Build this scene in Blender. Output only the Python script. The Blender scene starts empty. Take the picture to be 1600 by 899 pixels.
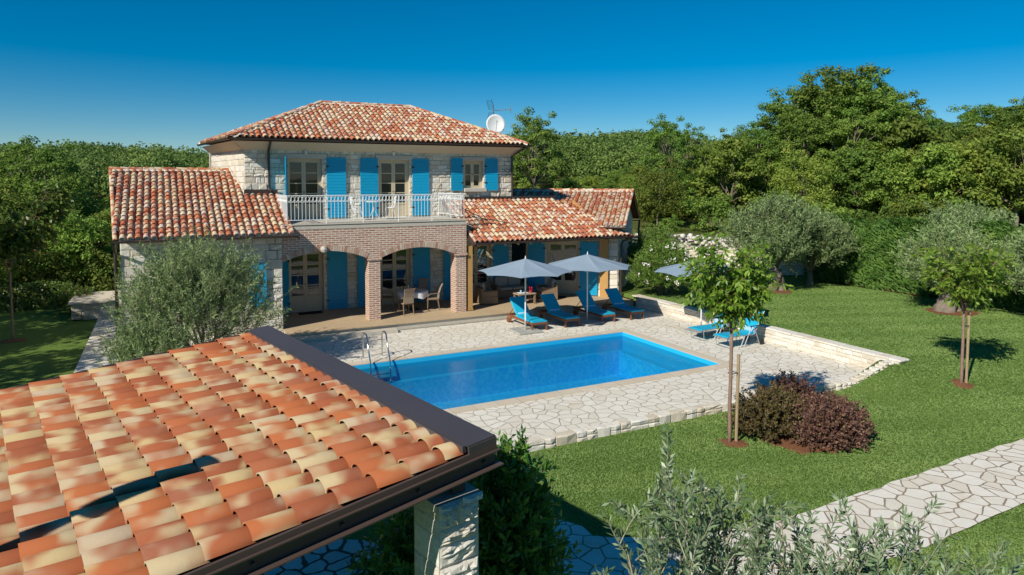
import bpy, math, random
import numpy as np
from mathutils import Vector
PI = math.pi
C = bpy.context.scene.collection
R = math.radians
# ------------------------------------------------------------------ camera, sky, sun, exposure
sc = bpy.context.scene
cam = bpy.data.cameras.new('camera'); camo = bpy.data.objects.new('camera', cam); C.objects.link(camo)
YAW = 27.2
camo.location = (0, 0, 5.5); camo.rotation_euler = (R(90-3.06), 0, R(-YAW))
cam.sensor_width = 36; cam.lens = 1066/1600*36; cam.shift_y = -(449.5-338)/1600
cam.clip_start = .05; cam.clip_end = 8000
sc.camera = camo
SUN_AZ, SUN_EL = 25.0, 36.0            # the light travels towards (cos az, sin az)
w = bpy.data.worlds.new('World'); sc.world = w; w.use_nodes = True
wn = w.node_tree.nodes; wl = w.node_tree.links
sky = wn.new('ShaderNodeTexSky'); sky.sky_type = 'NISHITA'; sky.sun_disc = False
sky.sun_elevation = R(SUN_EL); sky.sun_rotation = math.atan2(-math.cos(R(SUN_AZ)), -math.sin(R(SUN_AZ)))
sky.altitude = 1200; sky.air_density = 1.0; sky.dust_density = 0.0; sky.ozone_density = 5.0
hs = wn.new('ShaderNodeHueSaturation'); hs.inputs['Saturation'].default_value = 1.5; hs.inputs['Hue'].default_value = .492
wl.new(sky.outputs[0], hs.inputs['Color']); wl.new(hs.outputs[0], wn['Background'].inputs[0])
wn['Background'].inputs[1].default_value = 0.066
sl = bpy.data.lights.new('sun', 'SUN'); slo = bpy.data.objects.new('sun', sl); C.objects.link(slo)
sl.energy = 4.5; sl.angle = R(.5); sl.color = (1, .93, .80)
slo.rotation_euler = Vector((math.cos(R(SUN_AZ))*math.cos(R(SUN_EL)), math.sin(R(SUN_AZ))*math.cos(R(SUN_EL)), -math.sin(R(SUN_EL)))).to_track_quat('-Z', 'Y').to_euler()
sc.view_settings.view_transform = 'Standard'; sc.view_settings.look = 'None'
sc.view_settings.exposure = 0.3; sc.view_settings.gamma = 1
sc.cycles.max_bounces = 6; sc.cycles.transparent_max_bounces = 12; sc.cycles.caustics_reflective = False; sc.cycles.caustics_refractive = False
sc.cycles.use_denoising = True

# ------------------------------------------------------------------ materials
class NT:
    def __init__(s, name):
        s.m = bpy.data.materials.new(name); s.m.use_nodes = True
        s.t = s.m.node_tree; s.b = s.t.nodes['Principled BSDF']; s.out = s.t.nodes['Material Output']
    def n(s, typ, **kw):
        nd = s.t.nodes.new('ShaderNode'+typ)
        for k, v in kw.items():
            if k.startswith('_'): setattr(nd, k[1:], v)
            else:
                key = int(k[1:]) if (k[0] == 'i' and k[1:].isdigit()) else k.replace('__', ' ')
                s.put(nd.inputs[key], v)
        return nd
    def put(s, inp, v):
        if isinstance(v, bpy.types.NodeSocket): s.t.links.new(v, inp)
        elif isinstance(v, bpy.types.Node): s.t.links.new(v.outputs[0], inp)
        else:
            if isinstance(v, (tuple, list)) and len(v) == 3 and inp.type == 'RGBA': v = (*v, 1)
            inp.default_value = v
    def attr(s, name='tone'):
        return s.n('Attribute', _attribute_name=name).outputs['Fac']
    def pos(s): return s.n('NewGeometry').outputs['Position']
    def objpos(s): return s.n('TexCoord').outputs['Object']
    def noise(s, vec, scale, detail=4, rough=.55, w=None):
        nd = s.n('TexNoise', Vector=vec, Scale=scale, Detail=detail, Roughness=rough)
        if w is not None:
            nd.noise_dimensions = '4D'; s.put(nd.inputs['W'], w)
        return nd.outputs['Fac']
    def math(s, op, a, b=0.0, c=None):
        nd = s.n('Math', _operation=op, i0=a, i1=b)
        if c is not None: s.put(nd.inputs[2], c)
        return nd.outputs[0]
    def rng(s, v, a, b, c=0.0, d=1.0, smooth=False):
        nd = s.n('MapRange', Value=v, From__Min=a, From__Max=b, To__Min=c, To__Max=d)
        if smooth: nd.interpolation_type = 'SMOOTHSTEP'
        return nd.outputs[0]
    def mix(s, f, a, b, mode='MIX'):
        nd = s.n('MixRGB', Fac=f, Color1=a, Color2=b); nd.blend_type = mode
        return nd.outputs[0]
    def ramp(s, f, stops):
        nd = s.n('ValToRGB', Fac=f); e = nd.color_ramp.elements
        while len(e) < len(stops): e.new(.5)
        for q, (p, c) in zip(e, stops): q.position = p; q.color = (*c, 1)
        return nd.outputs[0]
    def bump(s, h, strength=.5, dist=.01):
        return s.n('Bump', Height=h, Strength=strength, Distance=dist).outputs[0]
    def set(s, col=None, rough=.8, normal=None, metal=0, spec=.3, **kw):
        if col is not None: s.put(s.b.inputs['Base Color'], col)
        s.put(s.b.inputs['Roughness'], rough); s.put(s.b.inputs['Metallic'], metal)
        s.put(s.b.inputs['Specular IOR Level'], spec)
        if normal is not None: s.put(s.b.inputs['Normal'], normal)
        for k, v in kw.items(): s.put(s.b.inputs[k.replace('__', ' ')], v)
        return s.m
M = {}
def simple(name, col, rough=.7, metal=0, spec=.3, var=.12, scale=6, bump=0):
    t = NT(name); nz = t.noise(t.objpos(), scale, 5)
    c = t.mix(nz, tuple(x*(1-var) for x in col), tuple(min(1, x*(1+var)) for x in col))
    nrm = t.bump(t.noise(t.objpos(), scale*12, 3), bump, .004) if bump else None
    M[name] = t.set(c, rough, nrm, metal, spec); return M[name]
def tile_mat(name, ns, cream=.5, amp=.42, k=(1, 1, 1)):
    t = NT(name); a = t.attr(); p = t.objpos()
    nz = t.noise(p, ns, 1.5, .5, t.math('MULTIPLY', a, 91))
    f = t.rng(t.math('ADD', nz, t.math('MULTIPLY', t.math('SUBTRACT', t.math('FRACT', t.math('MULTIPLY', a, 7.31)), cream), -amp)), .40, .60, smooth=True)
    terra = t.ramp(t.math('FRACT', t.math('MULTIPLY', a, 13.7)), [(0, (.30, .085, .036)), (.4, (.35, .100, .040)), (.75, (.46, .140, .045)), (1, (.32, .11, .06))])
    cr = t.ramp(t.math('FRACT', t.math('MULTIPLY', a, 5.13)), [(0, (.54, .43, .22)), (.5, (.56, .47, .28)), (1, (.50, .42, .30))])
    c = t.mix(1.0, t.mix(f, terra, cr), k, 'MULTIPLY')
    fine = t.noise(p, 40, 4)
    c = t.mix(t.rng(fine, .3, .75, 0, .22), c, t.mix(.5, c, (.25, .16, .1)), 'MIX')
    dirt = t.rng(t.noise(p, 1.3, 6, .7), .55, .75, 0, .25, True)
    c = t.mix(dirt, c, (.28, .22, .16))
    M[name] = t.set(c, .78, t.bump(fine, .25, .004), 0, .25)
tile_mat('tiles', 4.5, .47, .30, (1.12, 1.12, 1.38)); tile_mat('tiles_big', 3.4, .30, .15, (.80, .76, .74))
def stone_mat(name, a0, a1, a2, ns=14, bs=.8):
    t = NT(name); a = t.attr(); p = t.objpos()
    base = t.ramp(t.math('FRACT', t.math('MULTIPLY', a, 9.7)), [(0, a0), (.55, a1), (1, a2)])
    nz = t.noise(p, ns, 6, .65)
    c = t.mix(t.rng(nz, .3, .7, .0, .38), base, tuple(x*.6 for x in a0))
    M[name] = t.set(c, .92, t.bump(t.noise(p, ns*2, 6, .7), bs, .02), 0, .15)
stone_mat('stone', (.62, .55, .44), (.74, .70, .62), (.80, .78, .73))
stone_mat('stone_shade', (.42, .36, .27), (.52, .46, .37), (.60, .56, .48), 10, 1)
stone_mat('rubble', (.50, .46, .40), (.60, .56, .50), (.68, .65, .60), 5)
stone_mat('voussoir', (.42, .23, .16), (.56, .44, .35), (.66, .58, .48), 20, .4)
simple('mortar', (.52, .47, .39), .95, bump=.4, scale=12)
simple('mortar_bed', (.66, .60, .52), .95, bump=.3)
simple('plaster', (.60, .52, .40), .9, var=.06)
simple('slab', (.50, .46, .39), .9, var=.15, bump=.3)
simple('slab_edge', (.20, .20, .19), .8)
simple('lintel', (.50, .47, .42), .9, var=.15)
simple('blue_paint', (.003, .315, .57), .45, spec=.4, var=.06)
simple('frame_paint', (.56, .48, .34), .5, var=.05)
simple('gutter', (.045, .032, .028), .4, spec=.5)
simple('brown_metal', (.075, .052, .045), .42, spec=.5, var=.1, scale=2)
simple('flashing', (.060, .052, .055), .38, spec=.5, var=.15, scale=1.5)
simple('white_metal', (.74, .75, .75), .4, var=.03)
simple('grey_metal', (.42, .44, .46), .3, metal=.6, var=.05)
simple('steel', (.55, .58, .60), .12, metal=1, var=.04)
simple('dark_metal', (.03, .03, .032), .4)
simple('rubber', (.03, .03, .03), .8)
simple('post_wood', (.48, .28, .10), .6, var=.2, scale=3)
simple('teak', (.20, .075, .032), .5, var=.3, scale=5)
simple('rattan', (.24, .17, .11), .7, var=.35, scale=60, bump=.5)
simple('rattan_light', (.34, .27, .20), .7, var=.3, scale=60, bump=.5)
simple('cushion_grey', (.40, .36, .31), .9, var=.06)
simple('turquoise', (.006, .36, .57), .75, var=.08, scale=3, bump=.15)
simple('towel_blue', (.30, .52, .72), .9, var=.08)
simple('cloth', (.62, .62, .66), .9, var=.04)
simple('red_cloth', (.5, .03, .05), .8)
simple('bottle_glass', (.01, .03, .05), .08, spec=.6)
simple('mat_black', (.02, .02, .02), .95)
simple('granite', (.36, .36, .34), .7, var=.2, scale=30)
simple('soil', (.17, .075, .035), .98, var=.45, scale=14, bump=1)
simple('bark', (.20, .165, .13), .95, var=.4, scale=9, bump=.8)
simple('bark_red', (.25, .16, .125), .8, var=.35, scale=12, bump=.5)
simple('stake', (.33, .25, .15), .9, var=.3, scale=9, bump=.5)
simple('twig_olive', (.30, .28, .20), .9, var=.2, scale=9)
simple('petal_white', (.82, .80, .74), .7); simple('petal_red', (.6, .03, .08), .7)
simple('underlay', (.22, .10, .06), .9); simple('ceiling_wood', (.05, .035, .028), .8)
simple('dish', (.62, .64, .66), .4, var=.03)
# parasol cloth lets some light through
t = NT('parasol'); wv = t.noise(t.objpos(), 160, 2)
t.set(t.mix(wv, (.28, .38, .48), (.36, .46, .57)), .85)
tr = t.n('BsdfTranslucent', Color=(.3, .38, .46)); mx = t.n('MixShader', Fac=.25); t.put(mx.inputs[1], t.b.outputs[0]); t.put(mx.inputs[2], tr.outputs[0]); t.put(t.out.inputs[0], mx.outputs[0]); M['parasol'] = t.m
# brick
t = NT('brick'); sep = t.n('SeparateXYZ', Vector=t.pos())
u = t.math('ADD', sep.outputs[0], sep.outputs[1])
vec = t.n('CombineXYZ', X=t.math('ADD', u, t.math('MULTIPLY', t.math('SUBTRACT', t.noise(t.pos(), 3, 2), .5), .02)), Y=t.math('ADD', sep.outputs[2], t.math('MULTIPLY', t.math('SUBTRACT', t.noise(t.pos(), 2.1, 2), .5), .03)), Z=0.0).outputs[0]
bk = t.n('TexBrick', Vector=vec, Color1=(.34, .13, .085), Color2=(.50, .30, .22), Mortar=(.72, .66, .57), Scale=1.0, Mortar__Size=.016, Mortar__Smooth=.25, Bias=-.1, Brick__Width=.27, Row__Height=.078)
c = t.mix(t.rng(t.noise(t.pos(), 9, 5), .35, .7, 0, .45), bk.outputs[0], (.46, .34, .27))
h = t.math('ADD', t.math('MULTIPLY', bk.outputs[1], -1), t.math('MULTIPLY', t.noise(t.pos(), 40, 4), .5))
M['brick'] = t.set(c, .92, t.bump(h, .9, .015), 0, .15)
# crazy paving
def paving(name, scale, joint, jcol, cols, wob=.25):
    t = NT(name); p = t.pos()
    sx = t.n('SeparateXYZ', Vector=p)
    p2 = t.n('CombineXYZ', X=sx.outputs[0], Y=sx.outputs[1], Z=0.0).outputs[0]
    nz = t.n('TexNoise', Vector=p2, Scale=scale*1.1, Detail=2)
    off = t.n('VectorMath', _operation='SCALE', i0=t.n('VectorMath', _operation='SUBTRACT', i0=nz.outputs['Color'], i1=(.5, .5, .5)).outputs[0], Scale=wob/scale)
    v = t.n('VectorMath', _operation='ADD', i0=p2, i1=off.outputs[0]).outputs[0]
    e = t.n('TexVoronoi', Vector=v, Scale=scale, Randomness=1.0); e.feature = 'DISTANCE_TO_EDGE'; e.voronoi_dimensions = '2D'
    cc = t.n('TexVoronoi', Vector=v, Scale=scale, Randomness=1.0); cc.voronoi_dimensions = '2D'
    rnd = t.n('SeparateColor', Color=cc.outputs['Color']).outputs[0]
    base = t.ramp(rnd, cols)
    fine = t.noise(p, 7, 7, .65)
    base = t.mix(t.rng(fine, .35, .75, 0, .3), base, tuple(x*.72 for x in cols[0][1]))
    stain = t.rng(t.noise(p, 1.1, 5), .58, .72, 0, .35, True)
    base = t.mix(stain, base, (.52, .38, .22))
    width = t.math('MULTIPLY', t.rng(t.noise(p, 3.1, 3), .3, .7, .55, 1.6), joint)
    m = t.math('DIVIDE', e.outputs['Distance'], width)
    mask = t.rng(m, .75, 1.15, smooth=True)
    jc = t.mix(t.noise(p, 12, 4), tuple(x*.7 for x in jcol), jcol)
    col = t.mix(mask, jc, base)
    h = t.math('ADD', t.math('MULTIPLY', mask, 1.0), t.math('MULTIPLY', fine, .35))
    M[name] = t.set(col, .85, t.bump(h, .8, .012), 0, .2)
paving('deck_stone', 3.3, .026, (.38, .32, .24), [(0, (.66, .62, .53)), (.5, (.72, .68, .60)), (1, (.75, .72, .65))], .3)
paving('path_stone', 2.9, .036, (.34, .26, .18), [(0, (.66, .61, .52)), (.5, (.73, .70, .63)), (1, (.75, .72, .66))], .3)
paving('round_stone', 2.9, .075, (.07, .08, .06), [(0, (.46, .44, .40)), (.5, (.54, .52, .47)), (1, (.60, .58, .53))], .5)
# coping & veranda
t = NT('coping'); p = t.pos(); bk = t.n('TexBrick', Vector=p, Color1=(.56, .48, .37), Color2=(.63, .56, .46), Mortar=(.3, .25, .19), Scale=1, Mortar__Size=.006, Brick__Width=.6, Row__Height=40.0); bk.offset = 0
M['coping'] = t.set(t.mix(t.rng(t.noise(p, 4, 6), .3, .7, 0, .35), bk.outputs[0], (.48, .41, .31)), .8, t.bump(t.noise(p, 30, 5), .3, .005))
t = NT('veranda'); p = t.pos()
c = t.mix(t.noise(p, .8, 5), (.40, .29, .17), (.52, .40, .26)); c = t.mix(t.rng(t.noise(p, 9, 5), .4, .7, 0, .3), c, (.56, .48, .36))
M['veranda'] = t.set(c, .7, t.bump(t.noise(p, 25, 4), .2, .004))
# lawn / terrain
t = NT('lawn'); p = t.pos(); sx = t.n('SeparateXYZ', Vector=p)
a = t.noise(p, .35, 6, .6); b = t.noise(p, 3.2, 5, .65); cfine = t.noise(p, 26, 4, .7); c9 = t.noise(p, 75, 3, .8)
g = t.ramp(a, [(.25, (.125, .215, .048)), (.5, (.155, .255, .060)), (.75, (.195, .290, .075))])
g = t.mix(t.rng(b, .35, .7, 0, .55), g, (.18, .24, .045))
g = t.mix(t.rng(cfine, .35, .65, 0, .5), g, (.060, .115, .014))
g = t.mix(t.rng(c9, .5, .75, 0, .45), g, (.25, .31, .09))
dry = t.rng(t.noise(p, .55, 5, .6), .62, .74, 0, .55, True); g = t.mix(dry, g, (.26, .24, .08))
d = t.n('VectorMath', _operation='LENGTH', i0=p).outputs['Value']
wildn = t.math('ADD', d, t.math('MULTIPLY', t.noise(p, .15, 4), 6))
wild = t.ramp(t.noise(p, .25, 7, .7), [(.3, (.05, .075, .015)), (.5, (.10, .115, .03)), (.62, (.20, .19, .07)), (.75, (.30, .26, .12))])
rt = t.rng(sx.outputs[0], 29.8, 30.6); bk2 = t.rng(sx.outputs[1], 36.5, 38)
wm = t.math('MAXIMUM', t.math('MULTIPLY', rt, 1), bk2)
g = t.mix(wm, g, wild)
M['lawn'] = t.set(g, .9, t.bump(t.math('ADD', cfine, c9), 1, .03), 0, .1)
# water & liner
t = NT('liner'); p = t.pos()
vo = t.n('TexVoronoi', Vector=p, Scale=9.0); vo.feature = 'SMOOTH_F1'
c = t.ramp(vo.outputs['Distance'], [(.1, (.005, .44, .84)), (.35, (.010, .54, .93)), (.6, (.07, .68, .97))])  # pale cells paint the sparkle of rippling light into the liner colour
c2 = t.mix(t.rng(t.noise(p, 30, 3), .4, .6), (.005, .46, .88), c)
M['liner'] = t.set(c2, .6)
simple('liner_rim', (.02, .47, .80), .5, var=.04)
t = NT('water'); p = t.pos()
h = t.math('ADD', t.noise(p, 7, 3, .6), t.math('MULTIPLY', t.noise(p, 1.7, 2), .8))
nrm = t.bump(h, .35, .03)
gl = t.n('BsdfGlossy', Roughness=.02, Normal=nrm, Color=(1, 1, 1)); trn = t.n('BsdfTransparent', Color=(.80, .965, .985))
fr = t.n('Fresnel', IOR=1.33, Normal=nrm); mx = t.n('MixShader', Fac=t.math('MULTIPLY', fr.outputs[0], .55)); t.put(mx.inputs[1], trn.outputs[0]); t.put(mx.inputs[2], gl.outputs[0]); t.put(t.out.inputs[0], mx.outputs[0]); M['water'] = t.m
t = NT('glass'); M['glass'] = t.set((.012, .016, .02), .03, t.bump(t.noise(t.pos(), 1.5, 1), .08, .02), 0, .9)
# foliage
def leaf_mat(name, dark, mid, light, transl=.25, rough=.6, hue=.5, spec=.25, rare=None):
    t = NT(name); a = t.attr()
    c = t.ramp(a, [(0, dark), (.5, mid), (.92, light), (1, rare or light)])
    r = t.n('ObjectInfo').outputs['Random']
    c = t.n('HueSaturation', Color=c, Hue=t.rng(r, 0, 1, .5-.045*hue, .5+.03*hue), Value=t.rng(t.math('FRACT', t.math('MULTIPLY', r, 7.7)), 0, 1, 1-.42*min(1, hue+.2), 1+.42*min(1, hue+.2))).outputs[0]
    t.set(c, rough, None, 0, spec)
    tr = t.n('BsdfTranslucent', Color=c); mx = t.n('MixShader', Fac=transl); t.put(mx.inputs[1], t.b.outputs[0]); t.put(mx.inputs[2], tr.outputs[0]); t.put(t.out.inputs[0], mx.outputs[0]); M[name] = t.m
leaf_mat('leaf_oak', (.085, .165, .028), (.165, .270, .045), (.28, .385, .075), .4, hue=.35, rare=(.32, .28, .06))
leaf_mat('leaf_wood', (.095, .165, .028), (.195, .295, .048), (.32, .40, .080), .4, hue=.6, rare=(.36, .29, .07))
leaf_mat('leaf_far', (.060, .115, .028), (.115, .185, .042), (.185, .255, .060), .3)
leaf_mat('leaf_olive', (.115, .190, .060), (.200, .295, .105), (.34, .43, .20), .25, .5, .2, .35)
leaf_mat('leaf_olive_near', (.07, .125, .055), (.140, .210, .100), (.36, .43, .29), .12, .4, .1, .5)
leaf_mat('leaf_cherry', (.080, .165, .020), (.175, .300, .035), (.32, .43, .065), .4, .4, .2, .4, rare=(.42, .36, .06))
leaf_mat('leaf_laurel', (.035, .115, .025), (.085, .220, .038), (.22, .36, .060), .3, .32, .1, .4, rare=(.34, .28, .05))
leaf_mat('leaf_hedge', (0.044, 0.131, 0.022), (0.094, 0.237, 0.037), (0.188, 0.350, 0.075), .25)
leaf_mat('leaf_barberry', (.075, .035, .034), (.150, .075, .060), (.24, .13, .09), .2, .5, .3, rare=(.20, .17, .05))
leaf_mat('leaf_barberry_green', (.08, .06, .03), (.16, .13, .05), (.24, .20, .07), .2, .5, .3, rare=(.2, .07, .05))
leaf_mat('leaf_oleander', (0.054, 0.114, 0.018), (0.132, 0.228, 0.036), (0.264, 0.360, 0.072), .25, .5, .2)
leaf_mat('leaf_magnolia', (0.035, 0.084, 0.017), (0.098, 0.168, 0.028), (0.210, 0.238, 0.042), .2, .35, .1, .4, rare=(.36, .15, .04))
leaf_mat('leaf_grass', (.115, .200, .045), (.170, .280, .068), (.26, .36, .11), .3, .6, 0)
leaf_mat('leaf_red', (.10, .05, .02), (.16, .07, .03), (.20, .14, .04), .2)

# ------------------------------------------------------------------ mesh helpers
def link(name, me, mat, parent=None):
    o = bpy.data.objects.new(name, me); C.objects.link(o)
    if mat is not None:
        for m in (mat if isinstance(mat, list) else [mat]): me.materials.append(M[m] if isinstance(m, str) else m)
    if parent is not None: o.parent = parent
    return o
def npmesh(name, V, F, tone=None, smooth=False, mi=None):
    V = np.asarray(V, np.float32); F = np.asarray(F, np.int32)
    k = F.shape[1]; me = bpy.data.meshes.new(name)
    me.vertices.add(len(V)); me.vertices.foreach_set('co', V.ravel())
    me.loops.add(F.size); me.loops.foreach_set('vertex_index', F.ravel())
    me.polygons.add(len(F)); me.polygons.foreach_set('loop_start', np.arange(0, F.size, k, dtype=np.int32))
    if tone is not None:
        a = me.attributes.new('tone', 'FLOAT', 'FACE'); a.data.foreach_set('value', np.asarray(tone, np.float32))
    me.update(calc_edges=True); me.validate()
    if smooth: me.polygons.foreach_set('use_smooth', np.ones(len(F), bool))
    return me
class MB:
    def __init__(s): s.v = []; s.f = []; s.t = []; s.m = []
    def add(s, vs, fs, tone=0.5, mi=0):
        b = len(s.v); s.v.extend([tuple(map(float, x)) for x in vs])
        for f in fs: s.f.append(tuple(b+i for i in f)); s.t.append(tone); s.m.append(mi)
        return s
    def box(s, c, d, rot=0, tone=0.5, mi=0, bev=0):
        x, y, z = d[0]/2, d[1]/2, d[2]/2; cr, sr = math.cos(rot), math.sin(rot)
        if bev <= 0:
            P = [(sx*x, sy*y, sz*z) for sz in (-1, 1) for sx, sy in ((-1, -1), (1, -1), (1, 1), (-1, 1))]
            F = [(3, 2, 1, 0), (4, 5, 6, 7), (0, 1, 5, 4), (1, 2, 6, 5), (2, 3, 7, 6), (3, 0, 4, 7)]
        else:
            b = min(bev, x*.9, y*.9, z*.9)
            rings = []
            for zz, ins in ((-z, b), (-z+b, 0), (z-b, 0), (z, b)):
                X, Y = x-ins, y-ins
                rings.append([(-X+b, -Y, zz), (X-b, -Y, zz), (X, -Y+b, zz), (X, Y-b, zz), (X-b, Y, zz), (-X+b, Y, zz), (-X, Y-b, zz), (-X, -Y+b, zz)])
            P = [q for r_ in rings for q in r_]
            F = [tuple(range(7, -1, -1)), tuple(range(24, 32))]
            for k in range(3):
                for i in range(8): j = (i+1) % 8; F.append((k*8+i, k*8+j, k*8+8+j, k*8+8+i))
        s.add([(c[0]+a*cr-b_*sr, c[1]+a*sr+b_*cr, c[2]+q) for a, b_, q in P], F, tone, mi); return s
    def obox(s, O, U, W, N, lo, hi, tone=.5, mi=0):
        # box in the frame origin O, axes U (along), W (up), N (out)
        P = [O+U*a+N*b+W*c_ for c_ in (lo[2], hi[2]) for a, b in ((lo[0], lo[1]), (hi[0], lo[1]), (hi[0], hi[1]), (lo[0], hi[1]))]
        s.add(P, [(3, 2, 1, 0), (4, 5, 6, 7), (0, 1, 5, 4), (1, 2, 6, 5), (2, 3, 7, 6), (3, 0, 4, 7)], tone, mi); return s
    def tube(s, pts, r, n=8, tone=.5, caps=True, mi=0):
        pts = [Vector(p) for p in pts]; rr = r if isinstance(r, (list, tuple)) else [r]*len(pts)
        V = []; up = Vector((0, 0, 1))
        prev = None
        for i, p in enumerate(pts):
            d = (pts[min(i+1, len(pts)-1)]-pts[max(i-1, 0)]).normalized()
            if prev is None:
                a = d.orthogonal().normalized() if abs(d.dot(up)) > .95 else d.cross(up).normalized()
            else:
                a = (prev-d*prev.dot(d)).normalized()
            prev = a; b = d.cross(a)
            for k in range(n):
                an = 2*PI*k/n; V.append(p+(a*math.cos(an)+b*math.sin(an))*rr[i])
        F = []
        for i in range(len(pts)-1):
            for k in range(n): j = (k+1) % n; F.append((i*n+k, i*n+j, i*n+n+j, i*n+n+k))
        if caps: F.append(tuple(range(n-1, -1, -1))); F.append(tuple(range((len(pts)-1)*n, len(pts)*n)))
        s.add(V, F, tone, mi); return s
    def lathe(s, c, prof, n=16, tone=.5, mi=0):
        V = [(c[0]+r*math.cos(2*PI*k/n), c[1]+r*math.sin(2*PI*k/n), c[2]+z) for r, z in prof for k in range(n)]
        F = [(i*n+k, i*n+(k+1) % n, i*n+n+(k+1) % n, i*n+n+k) for i in range(len(prof)-1) for k in range(n)]
        s.add(V, F, tone, mi); return s
    def quad(s, a, b, c, d, tone=.5, mi=0): s.add([a, b, c, d], [(0, 1, 2, 3)], tone, mi); return s
    def build(s, name, mat, parent=None, smooth=False):
        me = bpy.data.meshes.new(name); me.from_pydata(s.v, [], s.f); me.update()
        a = me.attributes.new('tone', 'FLOAT', 'FACE'); a.data.foreach_set('value', s.t)
        if any(s.m): me.polygons.foreach_set('material_index', s.m)
        if smooth: me.polygons.foreach_set('use_smooth', np.ones(len(s.f), bool))
        return link(name, me, mat, parent)
def tag(o, label, cat, group=None, kind=None):
    o['label'] = label; o['category'] = cat
    if group: o['group'] = group
    if kind: o['kind'] = kind
    return o
def struct(o): o['kind'] = 'structure'; return o
def empty(name, loc=(0, 0, 0), rz=0):
    o = bpy.data.objects.new(name, None); C.objects.link(o); o.location = loc; o.rotation_euler = (0, 0, rz); o.empty_display_size = .2
    return o
def kids(o): return [c for c in bpy.data.objects if c.parent is o]
def copy_tree(o, parent=None):
    ks = CH.get(o.name)
    if ks is None: ks = [c.name for c in kids(o)]; CH[o.name] = ks
    c = o.copy(); C.objects.link(c); c.parent = parent
    for k in ks: copy_tree(bpy.data.objects[k], c)
    return c
CH = {}
random.seed(4); rs = np.random.RandomState(7)
V3 = lambda *a: Vector(a)
Z = Vector((0, 0, 1))
def at(d, lat):          # metres along / across the view direction -> plan position
    c, s = math.cos(R(YAW)), math.sin(R(YAW)); return (d*s+lat*c, d*c-lat*s)

# ------------------------------------------------------------------ terrain
def sm(a, b, x): t = np.clip((x-a)/(b-a), 0, 1); return t*t*(3-2*t)
def height(x, y):
    x = np.asarray(x, float); y = np.asarray(y, float)
    zf = -.20-.10*(1-sm(8, 12, y))
    zr = -.25+.67*sm(8, 12.2, y)
    t = np.where(y < 12.35, sm(16.0, 18.6, x), (x > 18.2).astype(float))
    h = zf*(1-t)+zr*t
    left = sm(-1.0, -2.2, x)*sm(10, 18, y)          # level lawn beside the path
    h = h*(1-left)+(-.02)*left
    h = np.where((y > 24.2) & (x < 18.2), -.04, h)
    bank = sm(30.2, 38, x+np.maximum(0, y-22)*.9)*sm(4, 14, y)
    h = h+1.5*bank
    d = np.hypot(x, y); phi = np.degrees(np.arctan2(x, y))-YAW
    s = np.interp(phi, [-60, -40, -25, -8, 2, 12, 20, 30, 60], [.025, .027, .029, .040, .057, .060, .045, .028, .028])
    hill = s*np.clip(d-50, 0, 270)
    hill = hill+sm(120, 300, d)*1.5*np.sin(phi*.16+1.0)+sm(150, 300, d)*1.3*np.sin(phi*.45+d*.01)
    return h+np.where(y > -20, hill, 0)
def lines(fine, far, g):
    a = list(fine); st = g; x = fine[-1]
    while x < far: x += st; st *= 1.35; a.append(x)
    st = g; x = fine[0]
    while x > -far: x -= st; st *= 1.35; a.insert(0, x)
    return np.array(a)
PX0, PX1, PY0, PY1 = 4.7, 14.72, 15.0, 19.87
fx = sorted(set(np.round(np.concatenate([np.arange(-24, 50.1, .6), [PX0-.1, PX1+.1, 18.18, 18.3]]), 3)))
fy = sorted(set(np.round(np.concatenate([np.arange(-6, 60.1, .6), [PY0-.1, PY1+.1, 12.3, 12.42]]), 3)))
gx = lines(fx, 4000, 2.0); gy = lines(fy, 4000, 2.0)
GX, GY = np.meshgrid(gx, gy); GZ = height(GX, GY)
nx_, ny_ = len(gx), len(gy)
idx = np.arange(nx_*ny_).reshape(ny_, nx_)
F = np.stack([idx[:-1, :-1], idx[:-1, 1:], idx[1:, 1:], idx[1:, :-1]], -1).reshape(-1, 4)
cx = (GX[:-1, :-1]+GX[1:, 1:]).ravel()/2; cy = (GY[:-1, :-1]+GY[1:, 1:]).ravel()/2
keep = ~((cx > PX0-.1) & (cx < PX1+.1) & (cy > PY0-.1) & (cy < PY1+.1))
struct(link('ground', npmesh('ground', np.stack([GX.ravel(), GY.ravel(), GZ.ravel()], 1), F[keep], smooth=True), 'lawn'))

# deck: paved slab round the pool
b = MB(); cw = .36
xs = [-2.35, PX0-cw, PX1+cw, 18.17]; ys = [12.44, PY0-cw, PY1+cw, 23.8]
for i in range(3):
    for j in range(3):
        if i == 1 and j == 1: continue
        b.quad((xs[i], ys[j], 0), (xs[i+1], ys[j], 0), (xs[i+1], ys[j+1], 0), (xs[i], ys[j+1], 0))
b.quad((-2.35, 23.8, 0), (3.72, 23.8, 0), (3.72, 24.9, 0), (-2.35, 24.9, 0))
b.add([(14.5, 12.44, 0), (18.17, 11.98, 0), (18.17, 12.44, 0)], [(0, 1, 2)])
b.quad((-2.35, 12.44, -.2), (14.5, 12.44, -.2), (14.5, 12.44, 0), (-2.35, 12.44, 0))
b.quad((-2.35, 12.44, -.2), (-2.35, 24.9, -.2), (-2.35, 24.9, 0), (-2.35, 12.44, 0))
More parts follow.
